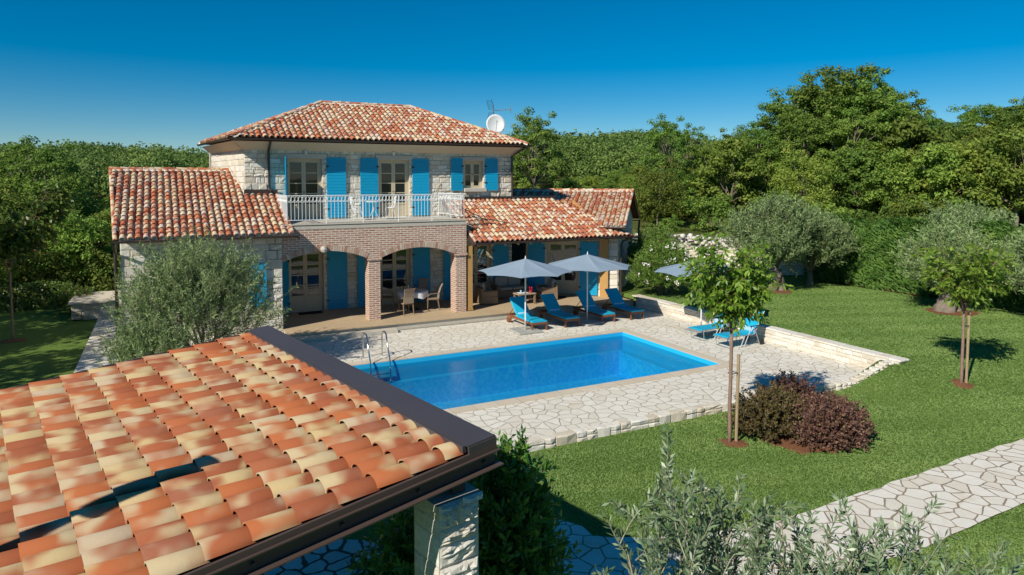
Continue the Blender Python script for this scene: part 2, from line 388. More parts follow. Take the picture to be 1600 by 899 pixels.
# paving beside and behind the left wing
b.quad((-2.35, 24.9, 0), (-1.0, 24.9, 0), (-1.0, 38, 0), (-2.35, 38, 0))
struct(b.build('pool_deck', 'deck_stone'))
b = MB(); zc = .02
for x0, x1, y0, y1 in ((PX0-cw, PX1+cw, PY0-cw, PY0), (PX0-cw, PX1+cw, PY1, PY1+cw), (PX0-cw, PX0, PY0, PY1), (PX1, PX1+cw, PY0, PY1)):
    b.box(((x0+x1)/2, (y0+y1)/2, zc-.04), (x1-x0, y1-y0, .08))
struct(b.build('pool_coping', 'coping'))
b = MB(); zd = -1.45; L = .28; zl = -.62
X0, X1, Y0, Y1 = PX0+.012, PX1-.012, PY0+.012, PY1-.012
def ring(b, a0, a1, z0, z1, m):
    P = [(a0[0], a0[2], z0), (a0[1], a0[2], z0), (a0[1], a0[3], z0), (a0[0], a0[3], z0)]; Q = [(a1[0], a1[2], z1), (a1[1], a1[2], z1), (a1[1], a1[3], z1), (a1[0], a1[3], z1)]
    for k in range(4): b.quad(P[k], P[(k+1) % 4], Q[(k+1) % 4], Q[k], mi=m)
A = (X0, X1, Y0, Y1); B2 = (X0+.10, X1-L, Y0+.10, Y1-.16)
ring(b, A, A, .0, zl, 1); ring(b, A, B2, zl, zl-.015, 1); ring(b, B2, B2, zl-.015, zd, 0)
b.quad((B2[0], B2[2], zd), (B2[1], B2[2], zd), (B2[1], B2[3], zd), (B2[0], B2[3], zd))
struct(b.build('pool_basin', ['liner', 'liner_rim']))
b = MB(); b.quad((X0, Y0, -.13), (X1, Y0, -.13), (X1, Y1, -.13), (X0, Y1, -.13)); struct(b.build('pool_water', 'water'))
# foreground paths
b = MB()
pth = [(5.6, 7.3, 9.2), (7.0, 6.75, 8.45), (8.5, 6.45, 8.0), (10.5, 6.3, 7.95), (14, 6.4, 8.05), (18, 6.5, 8.1), (24, 6.3, 8.0), (34, 6.2, 8.0)]
P = []
for i in range(len(pth)-1):
    for k in range(8):
        f = k/8; P.append(tuple(pth[i][j]*(1-f)+pth[i+1][j]*f for j in range(3)))
rnd = random.Random(3)
P = [(p[0], p[1]+rnd.uniform(-.04, .04), p[2]+rnd.uniform(-.04, .04)) for p in P]
for p, q in zip(P[:-1], P[1:]):
    n = 6
    for k in range(n):
        a0, a1 = p[1]+(p[2]-p[1])*k/n, p[1]+(p[2]-p[1])*(k+1)/n; b0, b1 = q[1]+(q[2]-q[1])*k/n, q[1]+(q[2]-q[1])*(k+1)/n
        hh = lambda x, y: float(height(x, y))+.03
        b.quad((p[0], a0, hh(p[0], a0)), (q[0], b0, hh(q[0], b0)), (q[0], b1, hh(q[0], b1)), (p[0], a1, hh(p[0], a1)))
struct(b.build('path', 'path_stone'))
b = MB(); poly = [(-1.5, 7.5), (1.5, 6.0), (4.2, 6.6), (6.0, 7.0), (6.1, 9.3), (5.0, 11.3), (3.0, 12.5), (-1.5, 12.5)]
b.add([(x, y, -.262) for x, y in poly], [tuple(range(len(poly)))])
struct(b.build('lower_patio', 'path_stone'))
b = MB(); poly = []
for k in range(26):
    an = PI*2*k/26; poly.append((1.2+3.1*math.cos(an)*(1+.04*math.sin(5*an)), 8.3+2.4*math.sin(an)*(1+.05*math.cos(4*an))))
V = [(x, y, -.14) for x, y in poly]+[(x*1.0, y, -.28) for x, y in poly]; n = 26
b.add(V, [tuple(range(n))]+[(k, k+n, (k+1) % n+n, (k+1) % n) for k in range(n)]); struct(b.build('terrace_slab', 'round_stone'))

# ------------------------------------------------------------------ stone facing
def facing(b, O, U, N, u0, u1, z0, z1, holes=(), hmin=.11, hmax=.24, wmin=.16, wmax=.55, out=(.012, .04), gap=.012, sub=2, seed=1, topf=None, rough=0.0):
    r = random.Random(seed); z = z0
    while z < z1-.03:
        h = min(r.uniform(hmin, hmax), z1-z)
        if z1-(z+h) < .07: h = z1-z
        u = u0
        while u < u1-.02:
            wd = r.uniform(wmin, wmax)*(1.0 if h > .15 else .85)
            if u1-(u+wd) < wmin*.6: wd = u1-u
            a0, a1 = u, u+wd
            segs = [(a0, a1)]
            for hx0, hx1, hz0, hz1 in holes:
                if z+h*.6 > hz0 and z+h*.4 < hz1:
                    ns = []
                    for s0, s1 in segs:
                        if s1 <= hx0 or s0 >= hx1: ns.append((s0, s1)); continue
                        if s0 < hx0: ns.append((s0, hx0))
                        if s1 > hx1: ns.append((hx1, s1))
                    segs = ns
            for s0, s1 in segs:
                if s1-s0 < .05: continue
                top = z+h
                if topf: top = min(top, topf((s0+s1)/2))
                if top-z < .04: continue
                g = gap/2*r.uniform(.8, 1.8); o = r.uniform(*out); n = sub
                V = []; ins = min(.02, (s1-s0)*.12)
                for j in range(n+1):
                    for i in range(n+1):
                        fu, fz = i/n, j/n; edge = i in (0, n) or j in (0, n)
                        uu = s0+g+ins+(s1-s0-2*g-2*ins)*fu+r.uniform(-.006, .006); zz = z+g+ins*.6+(top-z-2*g-1.2*ins)*fz+r.uniform(-.005, .005)
                        oo = o*(.75 if edge else 1)*r.uniform(.7, 1.3)+(0 if edge else r.uniform(-rough*.3, rough))
                        V.append(O+U*uu+Z*zz+N*oo)
                m = (n+1)*(n+1)
                F = [(j*(n+1)+i, j*(n+1)+i+1, (j+1)*(n+1)+i+1, (j+1)*(n+1)+i) for j in range(n) for i in range(n)]
                bd = [(i, 0) for i in range(n)]+[(n, j) for j in range(n)]+[(i, n) for i in range(n, 0, -1)]+[(0, j) for j in range(n, 0, -1)]
                for i, j in bd:
                    V.append(O+U*(s0+g+(s1-s0-2*g)*i/n)+Z*(z+g+(top-z-2*g)*j/n))
                k = len(bd)
                for q in range(k):
                    i, j = bd[q]; i2, j2 = bd[(q+1) % k]
                    F.append((m+q, m+(q+1) % k, j2*(n+1)+i2, j*(n+1)+i))
                b.add(V, F, r.random(), 0)
            u += wd
        z += h
def wallcore(b, O, U, N, u0, u1, z0, z1, holes=(), th=.45, mi=1, tops=None):
    us = sorted({u0, u1, *[h for q in holes for h in q[:2] if u0 < h < u1]}); zs = sorted({z0, z1, *[h for q in holes for h in q[2:] if z0 < h < z1]})
    solid = lambda i, j: 0 <= i < len(us)-1 and 0 <= j < len(zs)-1 and not any(q[0] <= (us[i]+us[i+1])/2 <= q[1] and q[2] <= (zs[j]+zs[j+1])/2 <= q[3] for q in holes)
    P = lambda u, z, o: O+U*u+Z*z+N*o
    for i in range(len(us)-1):
        for j in range(len(zs)-1):
            if not solid(i, j): continue
            a0, a1, c0, c1 = us[i], us[i+1], zs[j], zs[j+1]
            b.quad(P(a0, c0, 0), P(a1, c0, 0), P(a1, c1, 0), P(a0, c1, 0), mi=mi)
            b.quad(P(a1, c0, -th), P(a0, c0, -th), P(a0, c1, -th), P(a1, c1, -th), mi=mi)
            if not solid(i-1, j): b.quad(P(a0, c0, -th), P(a0, c0, 0), P(a0, c1, 0), P(a0, c1, -th), mi=mi)
            if not solid(i+1, j): b.quad(P(a1, c0, 0), P(a1, c0, -th), P(a1, c1, -th), P(a1, c1, 0), mi=mi)
            if not solid(i, j-1): b.quad(P(a0, c0, -th), P(a1, c0, -th), P(a1, c0, 0), P(a0, c0, 0), mi=mi)
            if not solid(i, j+1): b.quad(P(a0, c1, 0), P(a1, c1, 0), P(a1, c1, -th), P(a0, c1, -th), mi=mi)

# ------------------------------------------------------------------ roof tiles
def tiles(bt, O, U, S, N, inside, umax, vmax, w_=.22, e=.34, rad=.085, seg=6, lip=.014, seed=1, u0=0, v0=0, lift=.03, pans=True, taper=.85, caps=None, hr=.92):
    """barrel tiles on the plane O + u U + v S, S uphill; returns arrays appended to bt"""
    r = random.Random(seed)
    nr = int((vmax-v0)/e)+1; nc = int((umax-u0)/w_)+1
    for c_ in range(nc):
        uc = u0+w_*(c_+.5)
        for k in range(nr):
            vc = v0+e*k
            if not inside(uc, vc+e*.5): continue
            for kind in ((0, 1) if pans else (0,)):
                cu = uc if kind == 0 else uc+w_/2
                if kind == 1 and not inside(cu, vc+e*.5): continue
                tone = r.random(); ln = e*1.12; ju = r.uniform(-.004, .004); jv = r.uniform(-.008, .008); dn = r.uniform(-.004, .004)
                V = []
                R0 = rad*1.04; R1 = rad*taper
                sgn = 1 if kind == 0 else -1
                base = (.028 if kind == 0 else .05)
                for (vv, rr, hz) in ((vc+jv, R0, lift), (vc+jv+ln, R1, 0.0)):
                    for i in range(seg+1):
                        an = PI*i/seg; V.append(O+U*(cu+ju-math.cos(an)*rr)+S*vv+N*(base+hz+dn+sgn*math.sin(an)*rr*(hr if kind == 0 else .5)))
                for i in range(seg+1):
                    an = PI*i/seg; rr = R0-lip; V.append(O+U*(cu+ju-math.cos(an)*rr)+S*(vc+jv)+N*(base+lift+dn+sgn*math.sin(an)*rr*(hr if kind == 0 else .5)))
                q = seg+1
                F = [(i, i+1, q+i+1, q+i) for i in range(seg)]+[(i+1, i, 2*q+i, 2*q+i+1) for i in range(seg)]
                bt.add(V, F, tone)
                if caps is not None and k == 0 and kind == 0:
                    V = [O+U*(cu-math.cos(PI*i/seg)*rad*.93)+S*(vc+.015)+N*(base+lift+math.sin(PI*i/seg)*rad*.84) for i in range(seg+1)]
                    V += [O+U*(cu-rad)+S*(vc+.015)+N*(-.02), O+U*(cu+rad)+S*(vc+.015)+N*(-.02)]
                    caps.add(V, [tuple([seg+1]+list(range(seg+1))[:]+[seg+2])][:1])
def ridge(bt, bm, A, B, rad=.11, ln=.38, seed=2, bed=.16):
    A = Vector(A); B = Vector(B); d = (B-A); L_ = d.length; d = d.normalized(); side = d.cross(Z).normalized(); up = side.cross(d).normalized()
    r = random.Random(seed); n = max(1, int(L_/ln)); seg = 7
    for k in range(n):
        p0 = A+d*(L_*k/n); p1 = A+d*(L_*(k+1)/n+.04); V = []
        for p, rr, hz in ((p0, rad*.88, .0), (p1, rad, .02)):
            for i in range(seg+1):
                an = PI*i/seg; V.append(p+side*math.cos(an)*rr+up*(math.sin(an)*rr*.8+hz+.05))
        bt.add(V, [(i, i+1, seg+1+i+1, seg+1+i) for i in range(seg)], r.random())
    if bm is not None:
        bm.add([A-side*bed, B-side*bed, B-side*.06+up*.085, A-side*.06+up*.085, A+side*bed, B+side*bed, B+side*.06+up*.085, A+side*.06+up*.085], [(0, 1, 2, 3), (5, 4, 7, 6), (2, 6, 7, 3)])
def gutter(b, A, B, r_=.07, drop=.0):
    A = Vector(A); B = Vector(B); d = (B-A).normalized(); s = d.cross(Z).normalized(); seg = 6
    V = []
    for p in (A, B):
        for i in range(seg+1):
            an = PI+PI*i/seg; V.append(p+s*math.cos(an)*r_+Z*(math.sin(an)*r_-drop))
        for i in range(seg+1):
            an = PI+PI*i/seg; V.append(p+s*math.cos(an)*(r_-.01)+Z*(math.sin(an)*(r_-.012)-drop))
    q = 2*(seg+1); h = seg+1
    F = [(i, i+1, q+i+1, q+i) for i in range(seg)]+[(h+i+1, h+i, q+h+i, q+h+i+1) for i in range(seg)]+[(0, q, q+h, h), (seg, h+seg, q+h+seg, q+seg)]
    F += [tuple(range(seg, -1, -1)), tuple(range(q, q+seg+1))]
    b.add(V, F)
def tri(b, pts, tone=.5, mi=0): b.add(pts, [tuple(range(len(pts)))], tone, mi)

# ------------------------------------------------------------------ the house
YF = 27.56; YA = 24.7; ZV = .27; ZB = 3.93
house = empty('stone_house', (6.5, 27, 0)); HO = Vector((6.5, 27, 0))
tag(house, 'two storey stone villa with terracotta barrel tile roofs, blue shutters and brick arcade', 'house')
def hb(mb, name, mat, parent=None, smooth=False):
    o = mb.build(name, mat, None, smooth); o.parent = parent or house
    if parent is None: o.location = -HO
    return o
Xv = V3(1, 0, 0); Yv = V3(0, 1, 0); Nf = V3(0, -1, 0)
ddoor = [(4.33, 5.68), (8.0, 9.33), (11.75, 13.1)]
# main wall, both storeys
holes = [(x0, x1, ZV, 2.68) for x0, x1 in ddoor]+[(4.33, 5.68, ZB+.02, 6.32), (8.0, 9.3, ZB+.02, 6.32), (11.78, 12.72, 5.14, 6.32)]
holes2 = holes+[(4.1, 5.9, 6.32, 6.52), (7.85, 9.5, 6.32, 6.52), (11.6, 12.9, 6.32, 6.5)]
b = MB(); O = V3(0, YF, 0)
wallcore(b, O, Xv, Nf, 2.8, 14.16, .0, 6.78, holes)
facing(b, O, Xv, Nf, 2.8, 14.16, .27, 6.76, holes2, seed=11, hmin=.09, hmax=.25, wmin=.14, wmax=.5, out=(.014, .055))
w1 = hb(b, 'front_wall', ['stone', 'mortar'])
b = MB(); La = V3(2.8, YF, 0); Lb = V3(2.02, 33.0, 0); Ul = (La-Lb).normalized(); Nl = Ul.cross(Z).normalized(); LL = (La-Lb).length
wallcore(b, Lb, Ul, Nl, 0, LL, 0, 6.78); facing(b, Lb, Ul, Nl, 0, LL, 4.2, 6.76, seed=12, hmin=.13, hmax=.27); hb(b, 'side_wall', ['stone', 'mortar'])
b = MB(); wallcore(b, V3(14.16, 0, 0), Yv, Xv, YF, 34.4, 0, 6.78, mi=0); wallcore(b, V3(0, 34.4, 0), -Xv, Yv, -14.16, -2.0, 0, 6.78, mi=0); hb(b, 'rear_wall', ['mortar'])
# left wing
b = MB(); O = V3(0, YA, 0); hl = [(1.45, 2.55, 1.2, 2.6)]
wallcore(b, O, Xv, Nf, -1.2, 3.7, -.05, 3.56, hl); facing(b, O, Xv, Nf, -1.2, 3.7, 0, 3.54, hl, seed=13, hmin=.16, hmax=.36, wmin=.25, wmax=.7)
A_ = V3(-1.2, YA, 0); B_ = V3(-1.62, 34.8, 0); U_ = (A_-B_).normalized(); LW = (A_-B_).length
wallcore(b, B_, U_, U_.cross(Z).normalized(), 0, LW, -.05, 3.56)
P = [B_+U_*0, A_]; tri(b, [B_+Z*3.56+U_*0, A_+Z*3.56, A_.lerp(B_, .5)+Z*5.75], mi=1)
wallcore(b, V3(3.7, 0, 0), Yv, Xv, YA, YF, 0, 3.6)
hb(b, 'wing_wall', ['stone', 'mortar'])
# lounge wing wall at 45 degrees
Cw = V3(18.02, 24.73, 0); Ew = V3(-.731, .682, 0).normalized(); Dw = V3(.682, .731, 0).normalized(); Nw = -Dw
hw = [(1.79, 3.26, ZV, 2.68)]
b = MB(); wallcore(b, Cw, Ew, Nw, 0, 4.25, 0, 3.55, hw); facing(b, Cw, Ew, Nw, 0, 4.2, .2, 3.45, hw, seed=15, hmin=.16, hmax=.36, wmin=.25, wmax=.7)
wallcore(b, Cw, Dw, -Ew, 0, 6.0, 0, 3.55); facing(b, Cw, Dw, -Ew, 0, 6.0, .0, 3.5, seed=16, hmin=.16, hmax=.36, wmin=.25, wmax=.7)
tri(b, [Cw+Z*3.55, Cw+Dw*6+Z*3.55, Cw+Dw*3+Z*4.85], mi=1); facing(b, Cw, Dw, -Ew, .2, 5.8, 3.5, 4.8, seed=17, topf=lambda u: 4.78-abs(u-3)*.45)
wallcore(b, Cw+Dw*6, Ew, Dw, 0, 9, 0, 3.55)
hb(b, 'angled_wing_wall', ['stone', 'mortar'])
# soffit (plaster cove) and lintels
b = MB()
def cove(p0, p1, q0, q1, z0, z1): b.quad((*p0, z0), (*p1, z0), (*q1, z1), (*q0, z1))
cove((2.8, YF-.03), (14.19, YF-.03), (2.36, 26.97), (14.55, 26.97), 6.62, 6.93); cove((2.02, 33), (2.77, YF-.03), (1.62, 32.9), (2.36, 26.97), 6.62, 6.93); cove((14.19, YF-.03), (14.19, 34.4), (14.55, 26.97), (14.55, 35), 6.62, 6.93)
hb(b, 'soffit', 'plaster')
for x0, x1, z0, z1 in holes2[6:]: hb(MB().box(((x0+x1)/2, YF-.02, (z0+z1)/2), (x1-x0, .09, z1-z0-.01), bev=.01), 'lintel', 'lintel')
hb(MB().box((12.3, YF-.05, 5.05), (1.05, .22, .16), bev=.01), 'window_sill', 'lintel')
# openings
def door(O, U, N, u0, u1, z0, z1, rows=4, sill=.0, kick=.5, parent=None):
    b = MB(); t_ = .07; y = -.17
    fr = lambda a0, a1, c0, c1, n0=-.03, n1=.03: b.obox(O, U, Z, N, (a0, y+n0, c0), (a1, y+n1, c1))
    fr(u0, u0+t_, z0, z1, -.05, .05); fr(u1-t_, u1, z0, z1, -.05, .05); fr(u0+t_, u1-t_, z1-t_, z1, -.05, .05)
    if sill: fr(u0+t_, u1-t_, z0, z0+sill, -.05, .09)
    z0s = z0+sill; um = (u0+u1)/2; g = MB(); st = .075
    for a0, a1 in ((u0+t_, um-.004), (um+.004, u1-t_)):
        fr(a0, a0+st, z0s, z1-t_); fr(a1-st, a1, z0s, z1-t_); fr(a0+st, a1-st, z1-t_-st, z1-t_); fr(a0+st, a1-st, z0s, z0s+.1)
        zb = z0s+.1
        if kick: fr(a0+st, a1-st, zb, zb+kick-.1, -.015, .015); zb = z0s+kick; fr(a0+st, a1-st, zb-.05, zb+.03)
        zt = z1-t_-st; zb += .03
        for k in range(1, rows):
            zz = zb+(zt-zb)*k/rows; fr(a0+st, a1-st, zz-.018, zz+.018, -.02, .02)
        g.obox(O, U, Z, N, (a0+st*.6, y-.006, zb-.02), (a1-st*.6, y+.006, zt+.02))
    d_ = hb(b, 'door' if kick else 'window', 'frame_paint'); gg = g.build('pane', 'glass', d_)
    h_ = MB(); pz = z0s+1.0 if kick else (z0s+z1)/2
    c_ = O+U*(um+.04)+N*(y+.06)+Z*pz; h_.tube([c_-N*.03, c_+N*.02, c_+N*.02-U*.1], .011, 6); h_.build('handle', 'dark_metal', d_)
def shutter(O, U, N, u0, u1, z0, z1, ajar=0, hinge=0, n_off=.05):
    b = MB(); Ls = u1-u0; h0 = O+U*(u0 if hinge == 0 else u1)+N*n_off
    D = (U if hinge == 0 else -U); D = (D*math.cos(ajar)+N*math.sin(ajar)).normalized(); Nn = D.cross(Z); Nn = Nn if Nn.dot(N) > 0 else -Nn
    k = int((z1-z0)/.115); ph = (z1-z0)/k
    for i in range(k): b.obox(h0, D, Z, Nn, (0.0, .0, z0+i*ph+.005), (Ls, .03, z0+(i+1)*ph-.005))
    b.obox(h0, D, Z, Nn, (.01, -.012, z0+.01), (Ls-.01, -.001, z1-.01))
    s_ = hb(b, 'shutter', 'blue_paint')
    for zz in (z0+.35, z1-.35): q = MB(); q.obox(h0, D, Z, Nn, (-.03, .0, zz-.03), (.08, .045, zz+.03)); q.build('hinge', 'dark_metal', s_)
O = V3(0, YF, 0)
for i, (x0, x1) in enumerate(ddoor): door(O, Xv, Nf, x0, x1, ZV, 2.68, sill=.1)
door(O, Xv, Nf, 4.33, 5.68, ZB+.02, 6.32, sill=.06); door(O, Xv, Nf, 8.0, 9.3, ZB+.02, 6.32, sill=.06)
door(O, Xv, Nf, 11.78, 12.72, 5.14, 6.32, rows=2, kick=0)
door(Cw, Ew, Nw, 1.79, 3.26, ZV, 2.68, sill=.1)
for u0, u1, hn, aj in ((3.62, 4.33, 1, 1.35), (5.86, 6.62, 0, .04), (7.2, 7.94, 1, .04), (9.42, 10.15, 0, .04)): shutter(O, Xv, Nf, u0, u1, ZB+.06, 6.38, aj, hn)
for u0, u1, hn, aj in ((11.16, 11.72, 1, .05), (12.80, 13.40, 0, .05)): shutter(O, Xv, Nf, u0, u1, 5.02, 6.44, aj, hn)
for u0, u1, hn, aj in ((3.72, 4.33, 1, .9), (5.84, 6.62, 0, .04), (7.03, 7.9, 1, .06), (9.42, 10.17, 0, .04), (10.78, 11.55, 1, .05), (13.17, 13.94, 0, .05)): shutter(O, Xv, Nf, u0, u1, ZV+.04, 2.68, aj, hn)
for u0, u1, hn, aj in ((.9, 1.72, 1, .04), (3.33, 4.12, 0, .04)): shutter(Cw, Ew, Nw, u0, u1, ZV+.04, 2.72, aj, hn)
door(V3(0, YA, 0), Xv, Nf, 1.45, 2.55, 1.2, 2.6, rows=2, kick=0)
for u0, u1, hn in ((.85, 1.42, 1), (2.58, 3.15, 0)): shutter(V3(0, YA, 0), Xv, Nf, u0, u1, 1.15, 2.65, .08, hn)
# wall lamps over the balcony doors
for x in (5.05, 8.6):
    b = MB(); b.lathe((x, YF-.12, 6.56), [(.0, -.06), (.035, -.05), (.06, .02), (.05, .08), (.0, .13)], 10); b.tube([(x, YF-.02, 6.6), (x, YF-.12, 6.7)], .012, 6); hb(b, 'wall_lamp', 'white_metal')
for q in (Cw+Ew*.55+Nw*.12+Z*2.15, Cw-Ew*.1+Dw*.5+Z*3.0):
    b = MB(); b.lathe(q, [(.0, -.08), (.05, -.06), (.06, .05), (.02, .1), (.0, .11)], 10); hb(b, 'wall_lamp', 'lintel')

# arcade: brick wall with two segmental arches, columns, slab
def archz(x, x0, x1, zs, zc_):
    c_ = (x0+x1)/2; hw_ = (x1-x0)/2; ri = zc_-zs; Rr = (hw_*hw_+ri*ri)/(2*ri); return zc_-Rr+math.sqrt(max(0, Rr*Rr-(x-c_)**2))
arches = [(3.72, 6.68, 2.62, 2.95), (7.22, 10.18, 2.60, 2.93)]
b = MB(); th = .52; ztop = 3.74
segs = [3.701]+[a for q in arches for a in q[:2]]+[10.67]; xs_ = []
for x0, x1, zs, zc_ in arches: xs_ += list(np.linspace(x0, x1, 25))
xs_ = sorted(set([3.701]+[float(x) for x in xs_]+[10.67]))
def lowz(xm):
    for q in arches:
        if q[0] < xm < q[1]: return q
    return None
for x0, x1 in zip(xs_[:-1], xs_[1:]):
    q = lowz((x0+x1)/2)
    z0, z1 = (archz(x0, *q), archz(x1, *q)) if q else (2.6, 2.6)
    for y, s in ((YA, 1), (YA+th, -1)):
        pts = [(x0, y, z0), (x1, y, z1), (x1, y, ztop), (x0, y, ztop)]; b.quad(*(pts if s > 0 else pts[::-1]))
    b.quad((x0, YA, z0), (x0, YA+th, z0), (x1, YA+th, z1), (x1, YA, z1))
b.quad((10.67, YA, 2.6), (10.67, YF-.02, 2.6), (10.67, YF-.02, ztop), (10.67, YA, ztop)); b.quad((10.45, YF-.02, 2.6), (10.45, YA, 2.6), (10.45, YA, ztop), (10.45, YF-.02, ztop)); b.quad((10.45, YA, 2.6), (10.67, YA, 2.6), (10.67, YF-.02, 2.6), (10.45, YF-.02, 2.6))
hb(b, 'arcade_wall', 'brick')
for x0, x1 in ((6.76, 7.19), (10.22, 10.66)):
    b = MB(); b.box(((x0+x1)/2, YA+.02+.27, (ZV+2.52)/2), (x1-x0, .54, 2.52-ZV)); b.box(((x0+x1)/2, YA+.02+.26, 2.56), (x1-x0+.09, .62, .08)); b.box(((x0+x1)/2, YA+.26, 2.605), (x1-x0+.03, .53, .02)); hb(b, 'column', 'brick')
for (x0, x1, zs, zc_) in arches:
    b = MB(); c_ = (x0+x1)/2; hw_ = (x1-x0)/2; ri = zc_-zs; Rr = (hw_*hw_+ri*ri)/(2*ri); a0 = math.asin(hw_/Rr); n = int(2*a0*Rr/.085); r_ = random.Random(5)
    for k in range(n):
        g0, g1 = -a0+2*a0*(k+.08)/n, -a0+2*a0*(k+.92)/n; V = []
        pr = YA-.014-r_.uniform(0, .006)
        for y in (pr, YA+.1):
            for (g, rr) in ((g0, Rr-.003), (g1, Rr-.003), (g1, Rr+.20), (g0, Rr+.20)): V.append((c_+math.sin(g)*rr, y, zc_-Rr+math.cos(g)*rr))
        b.add(V, [(0, 1, 2, 3), (1, 0, 4, 5), (2, 1, 5, 6), (3, 2, 6, 7), (0, 3, 7, 4)], r_.random())
    hb(b, 'arch', 'voussoir')
b = MB(); b.lathe((5.12, YA-.05, 3.02), [(.0, -.12), (.08, -.1), (.12, 0), (.08, .1), (0, .12)], 8); hb(b, 'keystone', 'lintel')
b = MB()
b.box((7.19, YA-.012+1.43, 3.80), (6.97, 2.86, .12)); b.box((7.2, YA-.035+1.44, 3.912), (7.02, 2.88, .035), mi=0)
b.box((7.19, YA+.006+1.42, 3.8775), (6.93, 2.84, .031), mi=1)
hb(b, 'balcony_slab', ['slab', 'slab_edge'])
# balcony railing
rail = MB(); zt = 4.93; zb_ = 4.07
def railing(p0, p1):
    p0 = Vector(p0); p1 = Vector(p1); L_ = (p1-p0).length; d = (p1-p0).normalized()
    for z, r_ in ((zt, .02), (zt-.22, .010), (zb_, .014)): rail.tube([p0+Z*z, p1+Z*z], r_, 6)
    n = int(L_/.125)
    for k in range(n+1):
        p = p0+d*(L_*k/n); rail.tube([p+Z*zb_, p+Z*(zt-(0 if k % 4 == 0 else .10))], .009, 5)
        if k < n:
            q = p+d*(L_/n/2); 
            pts = [q+d*(.056*math.cos(a))+Z*(zt-.11+.09*math.sin(a)) for a in np.linspace(PI*.1*(1 if k % 2 else -1), PI*1.9, 11)]; rail.tube(pts, .0085, 4)
    m = max(1, int(L_/1.3))
    for k in range(m+1):
        p = p0+d*(L_*k/m); rail.tube([p+Z*3.93, p+Z*zt], .016, 6)
railing((3.9, YA+.05, 0), (10.6, YA+.05, 0)); railing((10.6, YA+.05, 0), (10.6, YF-.05, 0)); railing((3.9, YF-.05, 0), (3.9, YA+.05, 0))
hb(rail, 'balcony_railing', 'white_metal')

# roofs --------------------------------------------------------
def inpoly(poly):
    def f(u, v):
        c_ = False; n = len(poly)
        for i in range(n):
            x1, y1 = poly[i]; x2, y2 = poly[(i+1) % n]
            if (y1 > v) != (y2 > v) and u < (x2-x1)*(v-y1)/(y2-y1)+x1: c_ = not c_
        return c_
    return f
def roofplane(bt, eaveA, eaveB, poly3, seed, caps=None, under=None, bigw=.22, off=.0):
    """tiles over the planar polygon poly3 whose eave runs from eaveA to eaveB"""
    A = Vector(eaveA); B = Vector(eaveB); U = (B-A).normalized()
    nrm = Vector((0, 0, 0)); pts = [Vector(p) for p in poly3]
    for i in range(len(pts)): nrm += pts[i].cross(pts[(i+1) % len(pts)])
    N = nrm.normalized(); N = N if N.z > 0 else -N
    S = N.cross(U).normalized(); S = S if S.z > 0 else -S
    pl = [((p-A).dot(U), (p-A).dot(S)) for p in pts]
    us = [p[0] for p in pl]; vs = [p[1] for p in pl]
    if under is not None: under.add([p+N*.0 for p in pts], [tuple(range(len(pts)))])
    tiles(bt, A, U, S, N, inpoly(pl), max(us), max(vs), seed=seed, u0=min(us), v0=0, caps=caps, w_=bigw)
ZE = 7.03
e0, e1, e2, e3 = (2.3, 26.88, ZE), (14.62, 26.88, ZE), (14.62, 35.1, ZE), (1.55, 32.9, ZE)
rl, rr_ = (6.4, 31, 8.87), (10.52, 31, 8.87)
bt = MB(); un = MB(); mo = MB()
roofplane(bt, e0, e1, [e0, e1, rr_, rl], 21, under=un); roofplane(bt, e3, e0, [e3, e0, rl], 22, under=un); roofplane(bt, e1, e2, [e1, e2, rr_], 23, under=un)
un.add([e2, e3, rl, rr_], [(0, 1, 2), (0, 2, 3)])
ridge(bt, mo, rl, rr_, seed=1); ridge(bt, mo, e0, rl, seed=2); ridge(bt, mo, e1, rr_, seed=3); ridge(bt, mo, e3, rl, seed=4); ridge(bt, mo, e2, rr_, seed=5)
rf = hb(bt, 'roof', 'tiles'); un.build('roof_underlay', 'underlay', rf); mo.build('ridge_mortar', 'mortar_bed', rf)
for a_, b_ in (((2.25, 26.82, ZE), (14.85, 26.82, ZE)), ((14.7, 26.9, ZE), (14.7, 35, ZE)), ((1.5, 32.9, ZE), (2.24, 26.9, ZE))): g = MB(); gutter(g, a_, b_); hb(g, 'gutter', 'gutter')
g = MB(); g.tube([(3.68, 26.85, 6.96), (3.68, 27.0, 6.85), (3.68, 27.46, 6.6), (3.68, 27.48, 5.2), (3.72, 27.3, 5.05)], .045, 8); hb(g, 'downpipe', 'gutter'); g = MB(); g.tube([(14.5, 26.85, 6.95), (14.35, 27.1, 6.8), (14.12, 27.47, 6.55), (14.12, 27.47, 4.7), (14.2, 27.3, 4.6)], .045, 8)
hb(g, 'downpipe', 'gutter')
# left wing roof: eave Y 24.2 z 3.6, ridge Y 29.9 z 5.84
bt = MB(); un = MB(); mo = MB(); cp = MB()
sl_ = (5.84-3.60)/(29.9-24.15); zz_ = lambda y: 3.60+sl_*(y-24.15)
a0 = (-1.28, 24.15, 3.6); a1 = (3.95, 24.15, 3.6)
poly = [a0, a1, (3.95, 27.5, zz_(27.5)), (2.83, 27.5, zz_(27.5)), (2.46, 29.9, zz_(29.9)), (-1.66, 29.9, zz_(29.9))]
roofplane(bt, a0, a1, poly, 31, caps=cp, under=un)
ridge(bt, mo, (2.5, 29.9, 5.84), (-1.7, 29.9, 5.84), seed=6)
ridge(bt, None, (3.98, 24.15, 3.6), (3.98, 27.5, zz_(27.5)), rad=.07, seed=7); ridge(bt, None, (-1.3, 24.15, 3.58), (-1.68, 29.9, 5.82), rad=.07, seed=8)
un.add([(-1.66, 29.9, 5.84), (2.46, 29.9, 5.84), (2.1, 35, 3.8), (-2.0, 35, 3.8)], [(0, 1, 2, 3)])
